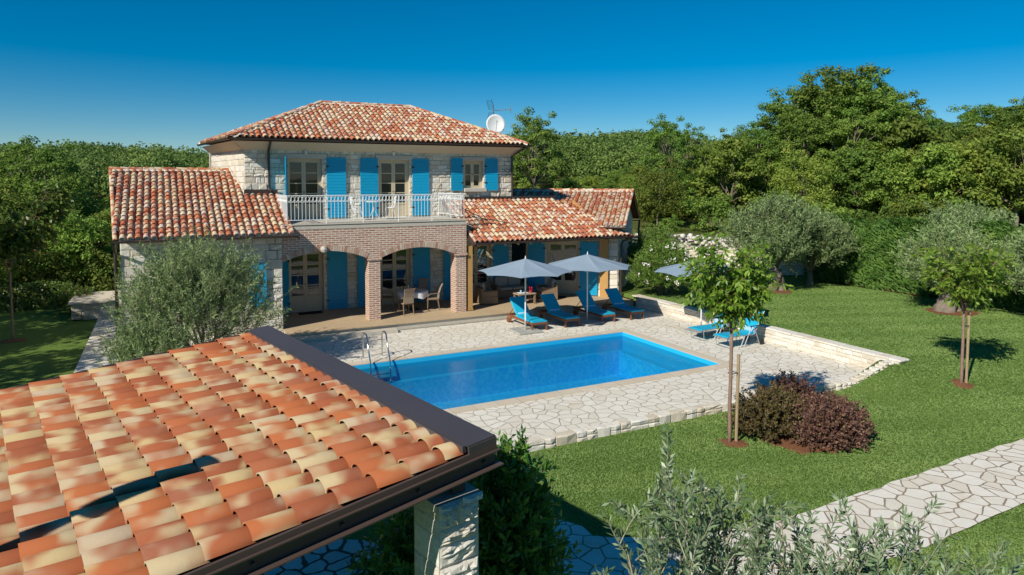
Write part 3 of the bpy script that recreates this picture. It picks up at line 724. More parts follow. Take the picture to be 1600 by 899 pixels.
rf = hb(bt, 'roof', 'tiles'); un.build('roof_underlay', 'underlay', rf); mo.build('ridge_mortar', 'mortar_bed', rf); cp.build('eave_mortar', 'slab', rf)
g = MB(); gutter(g, (-1.42, 24.08, 3.60), (4.08, 24.08, 3.60)); hb(g, 'gutter', 'gutter'); g = MB(); g.tube([(-1.33, 24.12, 3.54), (-1.33, 24.5, 3.3), (-1.33, 24.62, 3.2), (-1.33, 24.62, .05)], .05, 8); hb(g, 'downpipe', 'gutter'); g = MB()
g.box((3.37, 27.42, 5.02), (1.2, .1, .2)); g.add([(2.5, 29.9, 5.95), (2.86, 27.5, 5.03), (2.90, 27.45, 5.0), (2.78, 27.5, 5.15), (2.42, 29.9, 6.08)], [(0, 1, 3, 4), (1, 2, 3)])
hb(g, 'flashing', 'gutter'); g = MB(); g.tube([(4.08, 24.1, 3.56), (4.2, 24.3, 3.5), (4.25, 24.62, 3.45)], .04, 6)
hb(g, 'downpipe', 'gutter')
# roof over the lounge
zl0 = 3.02; sl2 = (4.60-zl0)/(YF-24.18); zq = lambda y: zl0+sl2*(y-24.18)
bt = MB(); un = MB(); mo = MB()
a0 = (10.78, 24.18, zl0); a1 = (18.45, 24.18, zl0)
poly = [a0, a1, (16.2, YF-.04, zq(YF-.04)), (10.78, YF-.04, zq(YF-.04))]
roofplane(bt, a0, a1, poly, 41, under=un)
rf = hb(bt, 'roof', 'tiles'); un.build('roof_underlay', 'underlay', rf)
g = MB(); gutter(g, (10.75, 24.1, zl0), (18.62, 24.1, zl0)); hb(g, 'gutter', 'gutter'); g = MB(); g.box((13.6, YF-.08, 4.70), (5.7, .10, .10)); hb(g, 'flashing', 'gutter'); g = MB()
g.add([(10.74, 24.15, zl0-.12), (10.74, 27.5, zq(27.5)-.12), (10.74, 27.5, zq(27.5)+.05), (10.74, 24.15, zl0+.05), (10.9, 24.15, zl0-.12), (10.9, 27.5, zq(27.5)-.12)], [(0, 1, 2, 3), (0, 4, 5, 1)])
hb(g, 'barge_board', 'gutter'); g = MB(); g.tube([(18.3, 24.15, zl0-.06), (18.12, 24.5, 2.8), (18.1, 24.62, 2.6), (18.1, 24.62, .1)], .05, 8); hb(g, 'downpipe', 'gutter'); g = MB()
g.add([(16.25, 27.5, 4.66), (18.5, 24.2, 3.06), (18.5, 24.2, 2.98), (16.25, 27.5, 4.5)], [(0, 1, 2, 3)])
hb(g, 'flashing', 'gutter')
b = MB(); b.box((10.86, 24.86, 1.62), (.20, .20, 2.5)); b.box((10.86, 24.86, .33), (.24, .24, .06)); hb(b, 'wood_post', 'post_wood')
b = MB(); b.obox(Cw, Ew, Z, Nw, (.42, .05, ZV), (.78, .18, 2.85)); hb(b, 'wood_post', 'post_wood')
for k in range(13): x = 11+k*.58; b = MB(); b.add([(x-.04, 24.2, zl0-.14), (x+.04, 24.2, zl0-.14), (x+.04, 27.5, zq(27.5)-.15), (x-.04, 27.5, zq(27.5)-.15), (x-.04, 24.2, zl0-.03), (x+.04, 24.2, zl0-.03), (x+.04, 27.5, zq(27.5)-.02), (x-.04, 27.5, zq(27.5)-.02)], [(0, 1, 2, 3), (0, 4, 5, 1), (1, 5, 6, 2), (3, 7, 4, 0)]); hb(b, 'rafter', 'post_wood')
# angled wing roof
bt = MB(); un = MB(); mo = MB(); cp = MB()
E0 = Cw-Ew*.32; f0 = E0-Dw*.42; f1 = f0+Ew*8.2; zr0 = 3.42; zr1 = 4.92
r0 = E0+Dw*3; r1 = r0+Ew*8.2
mk = lambda p, z: (p.x, p.y, z)
roofplane(bt, mk(f1, zr0), mk(f0, zr0), [mk(f1, zr0), mk(f0, zr0), mk(r0, zr1), mk(r1, zr1)], 51, caps=cp, under=un)
bk0 = E0+Dw*6.42; un.add([mk(r0, zr1), mk(bk0, zr0), mk(bk0+Ew*8.2, zr0), mk(r1, zr1)], [(0, 1, 2, 3)])
ridge(bt, mo, mk(r1, zr1), mk(r0, zr1), seed=9); ridge(bt, None, mk(f0, zr0), mk(r0, zr1), rad=.07, seed=10); ridge(bt, None, mk(bk0, zr0), mk(r0, zr1), rad=.07, seed=10)
rf = hb(bt, 'roof', 'tiles'); un.build('roof_underlay', 'underlay', rf); mo.build('ridge_mortar', 'mortar_bed', rf); cp.build('eave_mortar', 'slab', rf)
g = MB(); gutter(g, mk(f0-Dw*.07-Ew*.1, zr0), mk(f0-Dw*.07+Ew*2.6, zr0)); hb(g, 'gutter', 'gutter'); g = MB(); gutter(g, mk(bk0+Dw*.07, zr0-.05), mk(bk0+Dw*.07+Ew*3, zr0-.05)); hb(g, 'gutter', 'gutter'); g = MB(); q = bk0-Ew*.02; g.tube([mk(q, zr0-.1), mk(q-Dw*.35, zr0-.4), mk(q-Dw*.38, .2)], .055, 8); hb(g, 'downpipe', 'gutter'); g = MB()
g.add([mk(f0-Ew*.02, zr0-.14), mk(r0-Ew*.02, zr1-.14), mk(r0-Ew*.02, zr1+.02), mk(f0-Ew*.02, zr0+.02), mk(bk0-Ew*.02, zr0-.14), mk(bk0-Ew*.02, zr0+.02)], [(0, 1, 2, 3), (1, 4, 5, 2)])
hb(g, 'barge_board', 'gutter')
# veranda floor and steps belong to the setting
b = MB(); b.box((11.3, (23.86+27.6)/2, ZV/2-.02), (15.2, 27.6-23.86, ZV-.03)); b.box((11.3, (23.8+27.6)/2, ZV-.0175), (15.26, 27.6-23.8, .035), mi=1)
b.add([(18.9, 23.8, ZV), (20.5, 26.5, ZV), (18.1, 27.5, ZV), (18.1, 23.8, ZV)], [(0, 1, 2, 3)], mi=1)
b.add([(18.9, 23.8, 0), (20.5, 26.5, 0), (20.5, 26.5, ZV), (18.9, 23.8, ZV)], [(0, 1, 2, 3)], mi=0)
struct(b.build('veranda_floor', ['slab', 'veranda']))
b = MB(); b.box((5.55, 23.62, .065), (3.8, .36, .13)); struct(b.build('step', 'slab'))

# ------------------------------------------------------------------ dish and aerial on the roof
d_ = empty('satellite_dish', (14.1, 29.3, 7.66)); tag(d_, 'round white satellite dish beside the tall aerial on the villa roof', 'satellite dish')
b = MB(); n = 20; prof = [(0, 0), (.12, .012), (.24, .04), (.36, .085), (.45, .135)]
ax = Vector((-.30, -.93, .22)).normalized(); sd = ax.cross(Z).normalized(); up = sd.cross(ax).normalized(); cc = Vector((.02, -.1, .42))
V = [cc+ax*h_+(sd*math.cos(2*PI*k/n)*1.0+up*math.sin(2*PI*k/n)*1.08)*r_ for r_, h_ in prof for k in range(n)]+[cc-ax*.012+ax*h_+(sd*math.cos(2*PI*k/n)+up*math.sin(2*PI*k/n)*1.08)*r_ for r_, h_ in prof for k in range(n)]
q = len(prof)*n
Fc = [(i*n+k, i*n+(k+1) % n, i*n+n+(k+1) % n, i*n+n+k) for i in range(4) for k in range(n)]; Fc += [tuple(q+x for x in f[::-1]) for f in Fc]+[(4*n+k, 4*n+(k+1) % n, q+4*n+(k+1) % n, q+4*n+k) for k in range(n)]
b.add(V, Fc); b.build('reflector', 'dish', d_, True)
b = MB(); b.tube([cc-up*.42, cc+ax*.5-up*.1, cc+ax*.55], .012, 6); b.tube([cc+ax*.5, cc+ax*.6], .03, 8); b.build('feed_arm', 'grey_metal', d_)
b = MB(); b.tube([(.05, .12, -.5), (.05, .12, .45), cc-ax*.02], .025, 8); b.build('mast', 'grey_metal', d_)
d_ = empty('tv_aerial', (14.2, 29.6, 7.34)); tag(d_, 'thin metal television aerial with grid reflector above the white dish', 'aerial')
b = MB(); b.tube([(0, 0, -.3), (0, 0, 1.75)], .026, 8); b.build('mast', 'grey_metal', d_)
b = MB(); bx = Vector((.94, .25, .12)).normalized(); sy = Vector((-.2, .97, 0)).normalized(); o = Vector((0, 0, 1.45))
b.tube([o-bx*.1, o+bx*1.15], .012, 6)
for k in range(9):
    p = o+bx*(.2+.1*k); b.tube([p-sy*.12-Z*.06, p+sy*.12+Z*.06], .006, 4)
b.tube([o+bx*1.15-Z*.16, o+bx*1.10+Z*.16], .02, 6)
b.build('boom', 'grey_metal', d_)
b = MB()
for s_ in (-1, 1):
    for k in range(8):
        z_ = s_*(.08+.06*k); b.tube([o-bx*.02*k+Z*z_-sy*.22-bx*.1, o-bx*.02*k+Z*z_+sy*.22-bx*.1], .006, 4)
    for yy in (-.2, .2): b.tube([o-bx*.1+sy*yy+Z*s_*.06, o-bx*.26+sy*yy+Z*s_*.52], .01, 4)
b.build('grid_reflector', 'dark_metal', d_)
b = MB(); b.tube([(10.75, 25.6, 3.98), (11.3, 25.5, 3.97), (12.0, 25.25, 3.86), (12.7, 25.1, 3.72), (12.2, 24.9, 3.62)], .018, 5); tag(b.build('cable', 'dark_metal'), 'black cable lying loose over the tiles beside the balcony', 'cable')

# ------------------------------------------------------------------ garden walls
b = MB(); O = V3(18.16, 0, 0); 
wallcore(b, O, -Yv, -Xv, -23.6, -11.75, -.1, .43, th=.36); facing(b, O, -Yv, -Xv, -23.6, -11.75, 0, .42, seed=61, hmin=.10, hmax=.22, wmin=.2, wmax=.55, out=(.01, .035))
r_ = random.Random(8); y = 11.7
while y < 23.6:
    l_ = r_.uniform(.3, .6); b.box((18.34+r_.uniform(-.01, .01), y+l_/2, .455+r_.uniform(-.006, .006)), (.42, l_-.012, .06), rot=r_.uniform(-.02, .02), tone=r_.random(), bev=.012); y += l_
tag(b.build('retaining_wall', ['stone', 'mortar']), 'low cream stone retaining wall between the pool deck and the higher lawn', 'garden wall')
b = MB(); x = 1.5
while x < 18.4:
    l_ = r_.uniform(.22, .55) if x < 15.8 else r_.uniform(.12, .22); zt_ = float(np.interp(x+l_/2, [0, 16.7, 17.9, 19], [.012, .012, .42, .44])); yo = float(np.interp(x, [0, 5, 7, 14.5, 18.4], [0, 0, -.0, 0, -.49])); zb0 = float(height(x, 12.2+yo))-.05
    zs = [zb0, zb0+(zt_-zb0)*r_.uniform(.45, .65), zt_] if r_.random() < .75 else [zb0, zt_]
    for z0, z1 in zip(zs[:-1], zs[1:]):
        V = []; dx = .012
        for zz, oo in ((z0, 0), (z0+.02, -.03), (z1-.03, -.03), (z1, 0.0)):
            for xx, yy in ((x+dx, 12.34), (x+l_/2, 12.32), (x+l_-dx, 12.34), (x+l_-dx, 12.50), (x+dx, 12.50)):
                V.append((xx+r_.uniform(-.012, .012), yy+yo+(oo+r_.uniform(-.02, .01) if yy < 12.45 else 0), zz+r_.uniform(-.008, .004)))
        F_ = [(k*5+i, k*5+(i+1) % 5, k*5+5+(i+1) % 5, k*5+5+i) for k in range(3) for i in range(5)]+[tuple(range(15, 20))]
        b.add(V, F_, r_.random())
    x += l_
tag(b.build('edging_wall', ['stone', 'mortar']), 'row of rough hewn stones edging the deck above the front lawn', 'garden wall')
# curved boundary wall right
b = MB(); pts = [(20.5, 34.0), (23.2, 31.2), (25.6, 28.6), (27.4, 26.3), (29.6, 24.3), (31.5, 23.0)]
for i in range(len(pts)-1):
    A = Vector((*pts[i], 0)); B = Vector((*pts[i+1], 0)); U = (B-A).normalized(); N = -Z.cross(U); N = N if N.dot(Vector((-1, -1, 0))) > 0 else -N
    zt_ = 2.05-.1*i
    if U.cross(Z).dot(N) < 0: A, B, U = B, A, -U
    wallcore(b, A, U, N, 0, (B-A).length, .2, zt_, th=.5); facing(b, A, U, N, 0, (B-A).length, .3, zt_, seed=70+i, hmin=.14, hmax=.32, wmin=.2, wmax=.6, out=(.02, .07))
tag(b.build('boundary_wall', ['stone', 'mortar']), 'dry cream stone wall below the woods, behind the oleander', 'garden wall')
def rocks(region, n, smin, smax, seed, flat=.7):
    r = np.random.RandomState(seed); VV = []; FF = []; TT = []; k0 = 0
    base = np.array([(-1, -1, -1), (1, -1, -1), (1, 1, -1), (-1, 1, -1), (-1, -1, 1), (1, -1, 1), (1, 1, 1), (-1, 1, 1)], float)
    fc = np.array([(3, 2, 1, 0), (4, 5, 6, 7), (0, 1, 5, 4), (1, 2, 6, 5), (2, 3, 7, 6), (3, 0, 4, 7)])
    for _ in range(n):
        x, y, z = region(r); s = r.uniform(smin, smax); q = base*np.array([s, s*r.uniform(.6, 1), s*flat*r.uniform(.5, 1)])*.5+r.normal(0, s*.1, (8, 3))
        q[4:, :2] *= .7; a = r.uniform(0, PI); ca, sa = math.cos(a), math.sin(a); q = np.stack([q[:, 0]*ca-q[:, 1]*sa, q[:, 0]*sa+q[:, 1]*ca, q[:, 2]], 1)
        VV.append(q+[x, y, z]); FF.append(fc+k0); TT += [r.rand()]*6; k0 += 8
    return np.concatenate(VV), np.concatenate(FF), TT
def reg(r):
    t_ = r.rand()*4.2; i = min(3, int(t_)); f = t_-i; a = np.array(pts[i])*(1-f)+np.array(pts[i+1])*f; o_ = r.rand()*2.4
    x, y = a[0]+.7*o_+.3, a[1]+.7*o_+.3
    return x, y, float(height(x, y))+.35+.75*math.exp(-((o_-.9)/.8)**2)*r.rand()+.3
tag(link('rubble', npmesh('rubble', *rocks(reg, 900, .10, .38, 5)), 'rubble'), 'heap of pale rubble stones on top of the boundary wall', 'rubble', kind='stuff')
# stone planter at the left rear
b = MB(); wallcore(b, V3(0, 31.4, 0), Xv, Nf, -3.25, -1.75, -.02, .62, th=2.6); facing(b, V3(0, 31.4, 0), Xv, Nf, -3.25, -2.3, 0, .6, seed=81)
wallcore(b, V3(-3.25, 0, 0), -Yv, -Xv, -34, -31.4, -.02, .62, th=.4); b.box((-2.5, 32.7, .65), (1.7, 2.8, .07), bev=.01)
tag(b.build('stone_planter', ['stone_shade', 'mortar']), 'waist-high stone block with paved top at the end of the side path', 'planter')

# ------------------------------------------------------------------ pool ladder
d_ = empty('pool_ladder', (5.72, PY1, 0)); tag(d_, 'stainless steel ladder with two looped handrails at the far pool edge', 'pool ladder')
for sx_ in (-.30, .30):
    b = MB(); pts_ = [(sx_, .72, .02), (sx_, .72, .62)]+[(sx_, .46+.26*math.cos(a), .62+.20*math.sin(a)) for a in np.linspace(.3, PI*.72, 7)]+[(sx_, .10, .38), (sx_, -.10, .05), (sx_, -.15, -.3), (sx_, -.15, -1.0)]
    b.tube(pts_, .022, 8); b.build('handrail', 'steel', d_, True)
for k in range(3): b = MB(); b.box((0, -.15, -.32-.24*k), (.6, .09, .03), bev=.01); b.build('tread', 'steel', d_)

# ------------------------------------------------------------------ sun loungers (wood)
def cush_pad(b, prof, w_, th, tone=.5):
    """padded strip: prof = list of (y, z) along the length"""
    n = len(prof); V = []
    P = [Vector((0, y, z)) for y, z in prof]
    for i, p in enumerate(P):
        d = (P[min(i+1, n-1)]-P[max(i-1, 0)]).normalized(); nn = Vector((0, -d.z, d.y)); nn = nn if nn.z > 0 else -nn
        for x, o in ((-w_/2, 0), (-w_/2-.005, th*.5), (-w_/2+.03, th), (w_/2-.03, th), (w_/2+.005, th*.5), (w_/2, 0)): V.append(p+nn*o+Vector((x, 0, 0)))
    F = [(i*6+k, i*6+(k+1) % 6, i*6+6+(k+1) % 6, i*6+6+k) for i in range(n-1) for k in range(6)]+[tuple(range(5, -1, -1)), tuple(range((n-1)*6, n*6))]
    b.add(V, F, tone)
def lounger(back):
    o = empty('sun_lounger'); zf = .30; W = .64; hy = 1.22     # foot at y=0, head end at y=2
    b = MB()
    for s in (-1, 1): b.box((s*(W/2-.02), 1.0, zf-.03), (.04, 2.0, .08), bev=.006)
    b.box((0, .02, zf-.03), (W, .045, .08)); b.box((0, 1.98, zf-.03), (W, .045, .08))
    for k in range(11): b.box((0, .1+k*.105, zf), (W-.08, .07, .018))
    b.build('frame', 'teak', o)
    for s in (-1, 1):
        q = MB(); q.box((s*(W/2-.025), .035, zf/2-.03), (.055, .06, zf-.04), bev=.006); q.build('leg', 'teak', o)
        q = MB(); q.box((s*(W/2-.025), 1.75, zf/2+.0), (.05, .06, zf-.1), bev=.006); q.build('leg', 'teak', o)
        q = MB(); q.tube([(s*(W/2+.00), 1.88, .11), (s*(W/2+.045), 1.88, .11)], .11, 14); q.build('wheel', 'teak', o)
    ln = .86; yb, zb = hy+ln*math.cos(back), zf+.02+ln*math.sin(back)
    q = MB(); D = Vector((0, math.cos(back), math.sin(back))); 
    for s in (-1, 1): q.obox(Vector((s*(W/2-.07), hy, zf+.0)), V3(1, 0, 0), D, Vector((0, -D.z, D.y)), (-.018, -.015, 0), (.018, .015, ln))
    for k in range(7): q.obox(Vector((0, hy, zf)), V3(1, 0, 0), D, Vector((0, -D.z, D.y)), (-W/2+.06, .016, .05+k*.105), (W/2-.06, .03, .12+k*.105))
    q.tube([(-.2, hy+ln*.6*D.y, zf+ln*.6*D.z), (-.2, hy+ln*.95, zf-.02)], .012, 6); q.tube([(.2, hy+ln*.6*D.y, zf+ln*.6*D.z), (.2, hy+ln*.95, zf-.02)], .012, 6)
    q.build('backrest', 'teak', o)
    q = MB(); cush_pad(q, [(.0, zf+.012), (.3, zf+.016), (.62, zf+.014), (.95, zf+.016), (hy-.03, zf+.02), (hy+.12*D.y, zf+.03+.12*D.z), (hy+.45*D.y, zf+.03+.45*D.z), (hy+(ln+.03)*D.y, zf+.03+(ln+.03)*D.z)], W-.03, .055)
    c_ = q.build('cushion', 'turquoise', o)
    q = MB(); q.box((0, .42, zf+.074), (W-.02, .012, .006)); q.build('strap', 'rubber', c_)
    q = MB(); cen = Vector((0, hy+.06, zf+.12)); q.tube([cen+V3(x, 0, 0) for x in (-.24, -.22, .22, .24)], [.03, .05, .05, .03], 10); q.build('neck_roll', 'towel_blue', o, True)
    return o
base_l = lounger(R(43))
for i, (x, y, rz, lb) in enumerate([(12.14, 21.40, 0, 'wooden sun lounger with pale blue roll, leftmost of four, beside the left parasol pole'), (13.56, 21.42, .02, 'wooden sun lounger with turquoise cushion fully shaded, second from left of four'), (15.20, 21.44, 0, 'wooden sun lounger half shaded behind the middle parasol pole, third from left'), (16.56, 21.40, -.02, 'wooden sun lounger with shaded cushion, rightmost of four beside the low wall')]):
    o = base_l if i == 0 else copy_tree(base_l); o.location = (x, y, 0); o.rotation_euler = (0, 0, rz); tag(o, lb, 'sun lounger', 'wooden loungers in a row behind the pool')
# metal loungers
def mlounger():
    o = empty('metal_lounger'); b = MB(); W = .62; zs = .38        # foot at -x, head at +x ; built along x
    for s in (-1, 1):
        y = s*W/2
        b.tube([(-.05, y, zs-.03), (.0, y, zs), (1.15, y, zs), (1.62, y, 1.12)], .017, 8)
        b.tube([(.75, y, zs), (.55, y, .0)], .016, 8); b.tube([(1.05, y, zs+.28), (.72, y, .02)], .015, 8)
        b.tube([(1.10, y*1.08, zs+.28), (1.42, y, .02)], .016, 8)
        b.tube([(.05, y, zs), (.1, y, .01), (.16, y*.6, .01)], .014, 6)
    b.tube([(-.05, -W/2, zs-.03), (-.05, W/2, zs-.03)], .017, 8); b.tube([(1.62, -W/2, 1.12), (1.62, W/2, 1.12)], .017, 8); b.tube([(.1, -W/2, .02), (.1, W/2, .02)], .014, 6); b.tube([(1.42, -W/2, .1), (1.42, W/2, .1)], .014, 6)
    b.build('frame', 'grey_metal', o)
    q = MB()
    sl3 = [(-.04, zs-.02), (.0, zs+.01), (.5, zs-.005), (1.0, zs-.01), (1.15, zs+.02), (1.38, zs+.38), (1.62, 1.13)]
    V = [(x, s*(W/2-.01), z+.012) for x, z in sl3 for s in (-1, 1)]+[(x, s*(W/2-.01), z-.006) for x, z in sl3 for s in (-1, 1)]; n = len(sl3)
    F_ = [(2*i, 2*i+1, 2*i+3, 2*i+2) for i in range(n-1)]+[(2*n+2*i+1, 2*n+2*i, 2*n+2*i+2, 2*n+2*i+3) for i in range(n-1)]+[(2*i, 2*i+2, 2*n+2*i+2, 2*n+2*i) for i in range(n-1)]+[(2*i+3, 2*i+1, 2*n+2*i+1, 2*n+2*i+3) for i in range(n-1)]
    q.add(V, F_); q.build('sling', 'turquoise', o)
    q = MB(); q.box((0, 0, 0), (.16, W-.04, .02), bev=.008); h_ = q.build('head_pad', 'towel_blue', o); h_.location = (1.2, 0, zs+.14); h_.rotation_euler = (0, -1.0, 0)
    for s in (-1, 1):
        q = MB(); q.box((1.12, s*W*.56, zs+.29), (.42, .05, .025), bev=.01); q.build('armrest', 'dark_metal', o)
        q = MB(); q.tube([(1.5, s*(W/2-.02), .105), (1.5, s*(W/2+.03), .105)], .105, 14); q.build('wheel', 'rubber', o)
    return o
m0 = mlounger(); m0.location = (16.22, 16.55, 0); tag(m0, 'grey metal framed sling lounger in turquoise with raised back in front of the lawn wall', 'sun lounger', 'metal loungers beside the low wall')
m1 = copy_tree(m0); m1.location = (16.22, 17.75, 0); m1.rotation_euler = (0, 0, .03); tag(m1, 'turquoise sling lounger mostly hidden behind the cherry tree crown, only its foot end showing', 'sun lounger', 'metal loungers beside the low wall')

# ------------------------------------------------------------------ parasols
def parasol(r_=1.72, zt_=2.66, ze=2.20, rot=0):
    o = empty('parasol'); n = 8
    b = MB(); b.tube([(0, 0, .1), (0, 0, zt_+.03)], .026, 10); b.tube([(0, 0, zt_+.03), (0, 0, zt_+.1)], [.02, .012], 8); b.build('pole', 'white_metal', o)
    b = MB(); V = [(0, 0, zt_)]; 
    sub = 4
    for k in range(n*sub):
        a = rot+2*PI*k/(n*sub); f = (k % sub)/sub; a0 = rot+2*PI*(k//sub)/n; a1 = a0+2*PI/n
        p0 = Vector((math.cos(a0), math.sin(a0), 0)); p1 = Vector((math.cos(a1), math.sin(a1), 0)); q = p0.lerp(p1, f)*r_
        sag = -.0; V.append((q.x*(1-.03*math.sin(PI*f)), q.y*(1-.03*math.sin(PI*f)), ze+.03*math.sin(PI*f)))
    m = n*sub; mid = []
    for k in range(m): x, y, z = V[1+k]; f = (k % sub)/sub; V.append((x*.5, y*.5, (zt_+z)/2-.03*math.sin(PI*f)-.0))
    F_ = []
    for k in range(m): j = (k+1) % m; F_ += [(0, 1+m+k, 1+m+j), (1+m+k, 1+k, 1+j, 1+m+j)]
    V2 = [(x*.995, y*.995, z-.012) for x, y, z in V]; q0 = len(V); F2 = [tuple(q0+i for i in f[::-1]) for f in F_]
    # small hanging hem joining both skins
    V += V2; F_ += F2+[(1+k, q0+1+k, q0+1+(k+1) % m, 1+(k+1) % m) for k in range(m)]
    b.add(V, F_); b.build('canopy', 'parasol', o)
    b = MB()
    for k in range(n):
        a = rot+2*PI*k/n; b.tube([(0, 0, zt_-.02), (math.cos(a)*r_*.97, math.sin(a)*r_*.97, ze-.015)], .008, 5); b.tube([(0, 0, 1.95), (math.cos(a)*r_*.45, math.sin(a)*r_*.45, (zt_+ze)/2+.01)], .007, 5)
    b.build('rib', 'white_metal', o)
    b = MB()
    for sx_, sy_ in ((-.24, -.24), (.24, -.24), (-.24, .24), (.24, .24)): b.box((sx_, sy_, .04), (.46, .46, .07), bev=.012)
    b.tube([(0, 0, .05), (0, 0, .4)], .034, 10); b.build('base', 'granite', o)
    return o
p0 = parasol(rot=R(12)); p0.location = (11.62, 21.55, 0); tag(p0, 'grey blue octagonal parasol over the leftmost wooden lounger', 'parasol', 'parasols round the pool')
p1 = copy_tree(p0); p1.location = (14.42, 21.75, 0); p1.rotation_euler = (0, 0, .25); tag(p1, 'grey blue octagonal parasol between the two right-hand pairs of wooden loungers', 'parasol', 'parasols round the pool')
p2 = copy_tree(p0); p2.location = (17.2, 18.55, 0); p2.rotation_euler = (0, 0, .1); tag(p2, 'grey blue parasol partly hidden by the staked cherry tree crown', 'parasol', 'parasols round the pool')

# ------------------------------------------------------------------ dining set under the arcade
tb = empty('dining_table', (8.95, 26.15, ZV)); tag(tb, 'round dining table draped in a white cloth under the right arch', 'table')
b = MB(); b.lathe((0, 0, 0), [(.28, 0), (.28, .03), (.05, .06), (.05, .7), (.3, .72), (.56, .72)], 16); b.build('pedestal', 'dark_metal', tb)
b = MB(); b.lathe((0, 0, 0), [(0, .75), (.57, .75), (.58, .735), (.58, .72), (0, .715)], 28); b.build('tabletop', 'rattan', tb)
b = MB(); n = 40; V = []
for rr, zz, am in ((.0, .765, 0), (.3, .765, 0), (.585, .764, 0), (.60, .74, .0), (.62, .64, .02), (.63, .55, .04)):
    for k in range(n): a = 2*PI*k/n; q = rr+am*math.sin(a*8)+am*.5*math.sin(a*5+1); V.append((q*math.cos(a), q*math.sin(a), zz-.06*(rr > .61)*max(0, math.sin(4*a))))
b.add(V, [(i*n+k, i*n+(k+1) % n, i*n+n+(k+1) % n, i*n+n+k) for i in range(5) for k in range(n)]); cl = b.build('tablecloth', 'cloth', None, True); cl.location = (8.95, 26.15, ZV); tag(cl, 'white cloth hanging over the round dining table', 'tablecloth')
def dchair():
    o = empty('dining_chair'); b = MB()       # faces +y, back at -y
    b.box((0, 0, .45), (.46, .46, .06), bev=.02); b.build('seat', 'rattan', o)
    b = MB(); V = []
    for z, y, w_ in ((.46, -.21, .21), (.7, -.24, .20), (.9, -.30, .20), (1.06, -.38, .23)):
        V += [(-w_, y, z), (w_, y, z), (w_, y-.03, z), (-w_, y-.03, z)]
    b.add(V, [(i*4+k, i*4+(k+1) % 4, i*4+4+(k+1) % 4, i*4+4+k) for i in range(3) for k in range(4)]+[(12, 13, 14, 15)]); b.build('backrest', 'rattan_light', o)
    for sx_ in (-1, 1):
        b = MB(); b.tube([(sx_*.2, .2, .44), (sx_*.21, .22, 0)], [.022, .016], 6); b.build('leg', 'rattan', o)
        b = MB(); b.tube([(sx_*.2, -.2, .44), (sx_*.21, -.27, 0)], [.022, .016], 6); b.build('leg', 'rattan', o)
        b = MB(); b.tube([(sx_*.22, -.24, .68), (sx_*.25, .1, .67), (sx_*.23, .2, .6), (sx_*.21, .2, .45)], .017, 6); b.build('armrest', 'rattan', o)
    return o
dc = dchair()
for i, (x, y, rz, lb) in enumerate([(8.35, 25.25, .25-.15, 'woven dining chair with its back to the pool, in front of the white table'), (9.62, 25.75, 1.35, 'woven dining chair at the right side of the white table, seen in profile'), (8.08, 26.75, -1.9, 'dark dining chair left of the white table beside the brick column'), (9.62, 27.0, 2.6, 'dark dining chair behind the white table against the blue shutter')]):
    o = dc if i == 0 else copy_tree(dc); o.location = (x, y, ZV); o.rotation_euler = (0, 0, rz); tag(o, lb, 'chair', 'dining chairs under the arch')
b = MB(); b.lathe((0, 0, 0), [(0, 0), (.038, 0), (.04, .18), (.015, .24), (.014, .31), (0, .31)], 12); o = b.build('bottle', 'bottle_glass', None, True); o.location = (8.98, 26.0, ZV+.768); tag(o, 'dark wine bottle standing on the white table cloth', 'bottle')
for i, (x, y) in enumerate(((8.72, 26.05), (8.8, 26.3))):
    b = MB(); b.lathe((0, 0, 0), [(0, 0), (.035, 0), (.006, .01), (.006, .1), (.035, .13), (.03, .2)], 12)
    if i == 0: g0 = b.build('wine_glass', 'steel', None, True); o = g0
    else: o = g0.copy(); C.objects.link(o)
    o.location = (x, y, ZV+.768); tag(o, ('stemmed glass nearer the front of the white table', 'stemmed glass behind the other glass on the white table')[i], 'glass', 'glasses on the dining table')
for i, (x, y, sx_, lb, rz) in enumerate(((5.1, 27.2, .9, 'small black doormat below the left arcade door', 0), (15.55, 26.0, .9, 'black doormat in front of the lounge door', -.75))):
    b = MB(); b.box((0, 0, .01), (sx_, .45, .02), bev=.004); o = b.build('doormat', 'mat_black'); o.location = (x, y, ZV); o.rotation_euler = (0, 0, rz); tag(o, lb, 'doormat')
# lounge set
def seatset(name, W, seats):
    o = empty(name); b = MB(); D = .74                 # faces -y
    b.box((0, 0, .19), (W, D, .32), bev=.02); b.build('base', 'rattan', o)
    b = MB(); b.box((0, D/2-.06, .52), (W, .12, .40), bev=.03); b.build('backrest', 'rattan', o)
    for s in (-1, 1): b = MB(); b.box((s*(W/2-.06), -.03, .46), (.12, D-.08, .26), bev=.03); b.build('armrest', 'rattan', o)
    cw_ = (W-.26)/seats
    for k in range(seats):
        x = -W/2+.13+cw_*(k+.5)
        b = MB(); b.box((x, -.06, .42), (cw_-.01, .62, .12), bev=.04); b.build('seat_cushion', 'cushion_grey', o)
        b = MB(); b.box((0, 0, 0), (cw_-.02, .13, .46), bev=.05); q = b.build('back_cushion', 'cushion_grey', o); q.location = (x, .20, .68); q.rotation_euler = (-.22, 0, 0)
    return o
ac = seatset('rattan_armchair', .86, 1)
for i, (x, y, rz, lb) in enumerate([(12.15, 26.0, 1.45, 'rattan armchair with grey cushions beside the wooden post, facing right'), (14.95, 25.75, -1.75, 'rattan armchair with pale cushions right of the coffee table')]):
    o = ac if i == 0 else copy_tree(ac); o.location = (x, y, ZV); o.rotation_euler = (0, 0, rz); tag(o, lb, 'armchair', 'rattan armchairs in the lounge')
so = seatset('rattan_sofa', 1.55, 2); so.location = (13.75, 27.0, ZV); so.rotation_euler = (0, 0, 0); tag(so, 'two seat rattan sofa with grey cushions against the house wall', 'sofa')
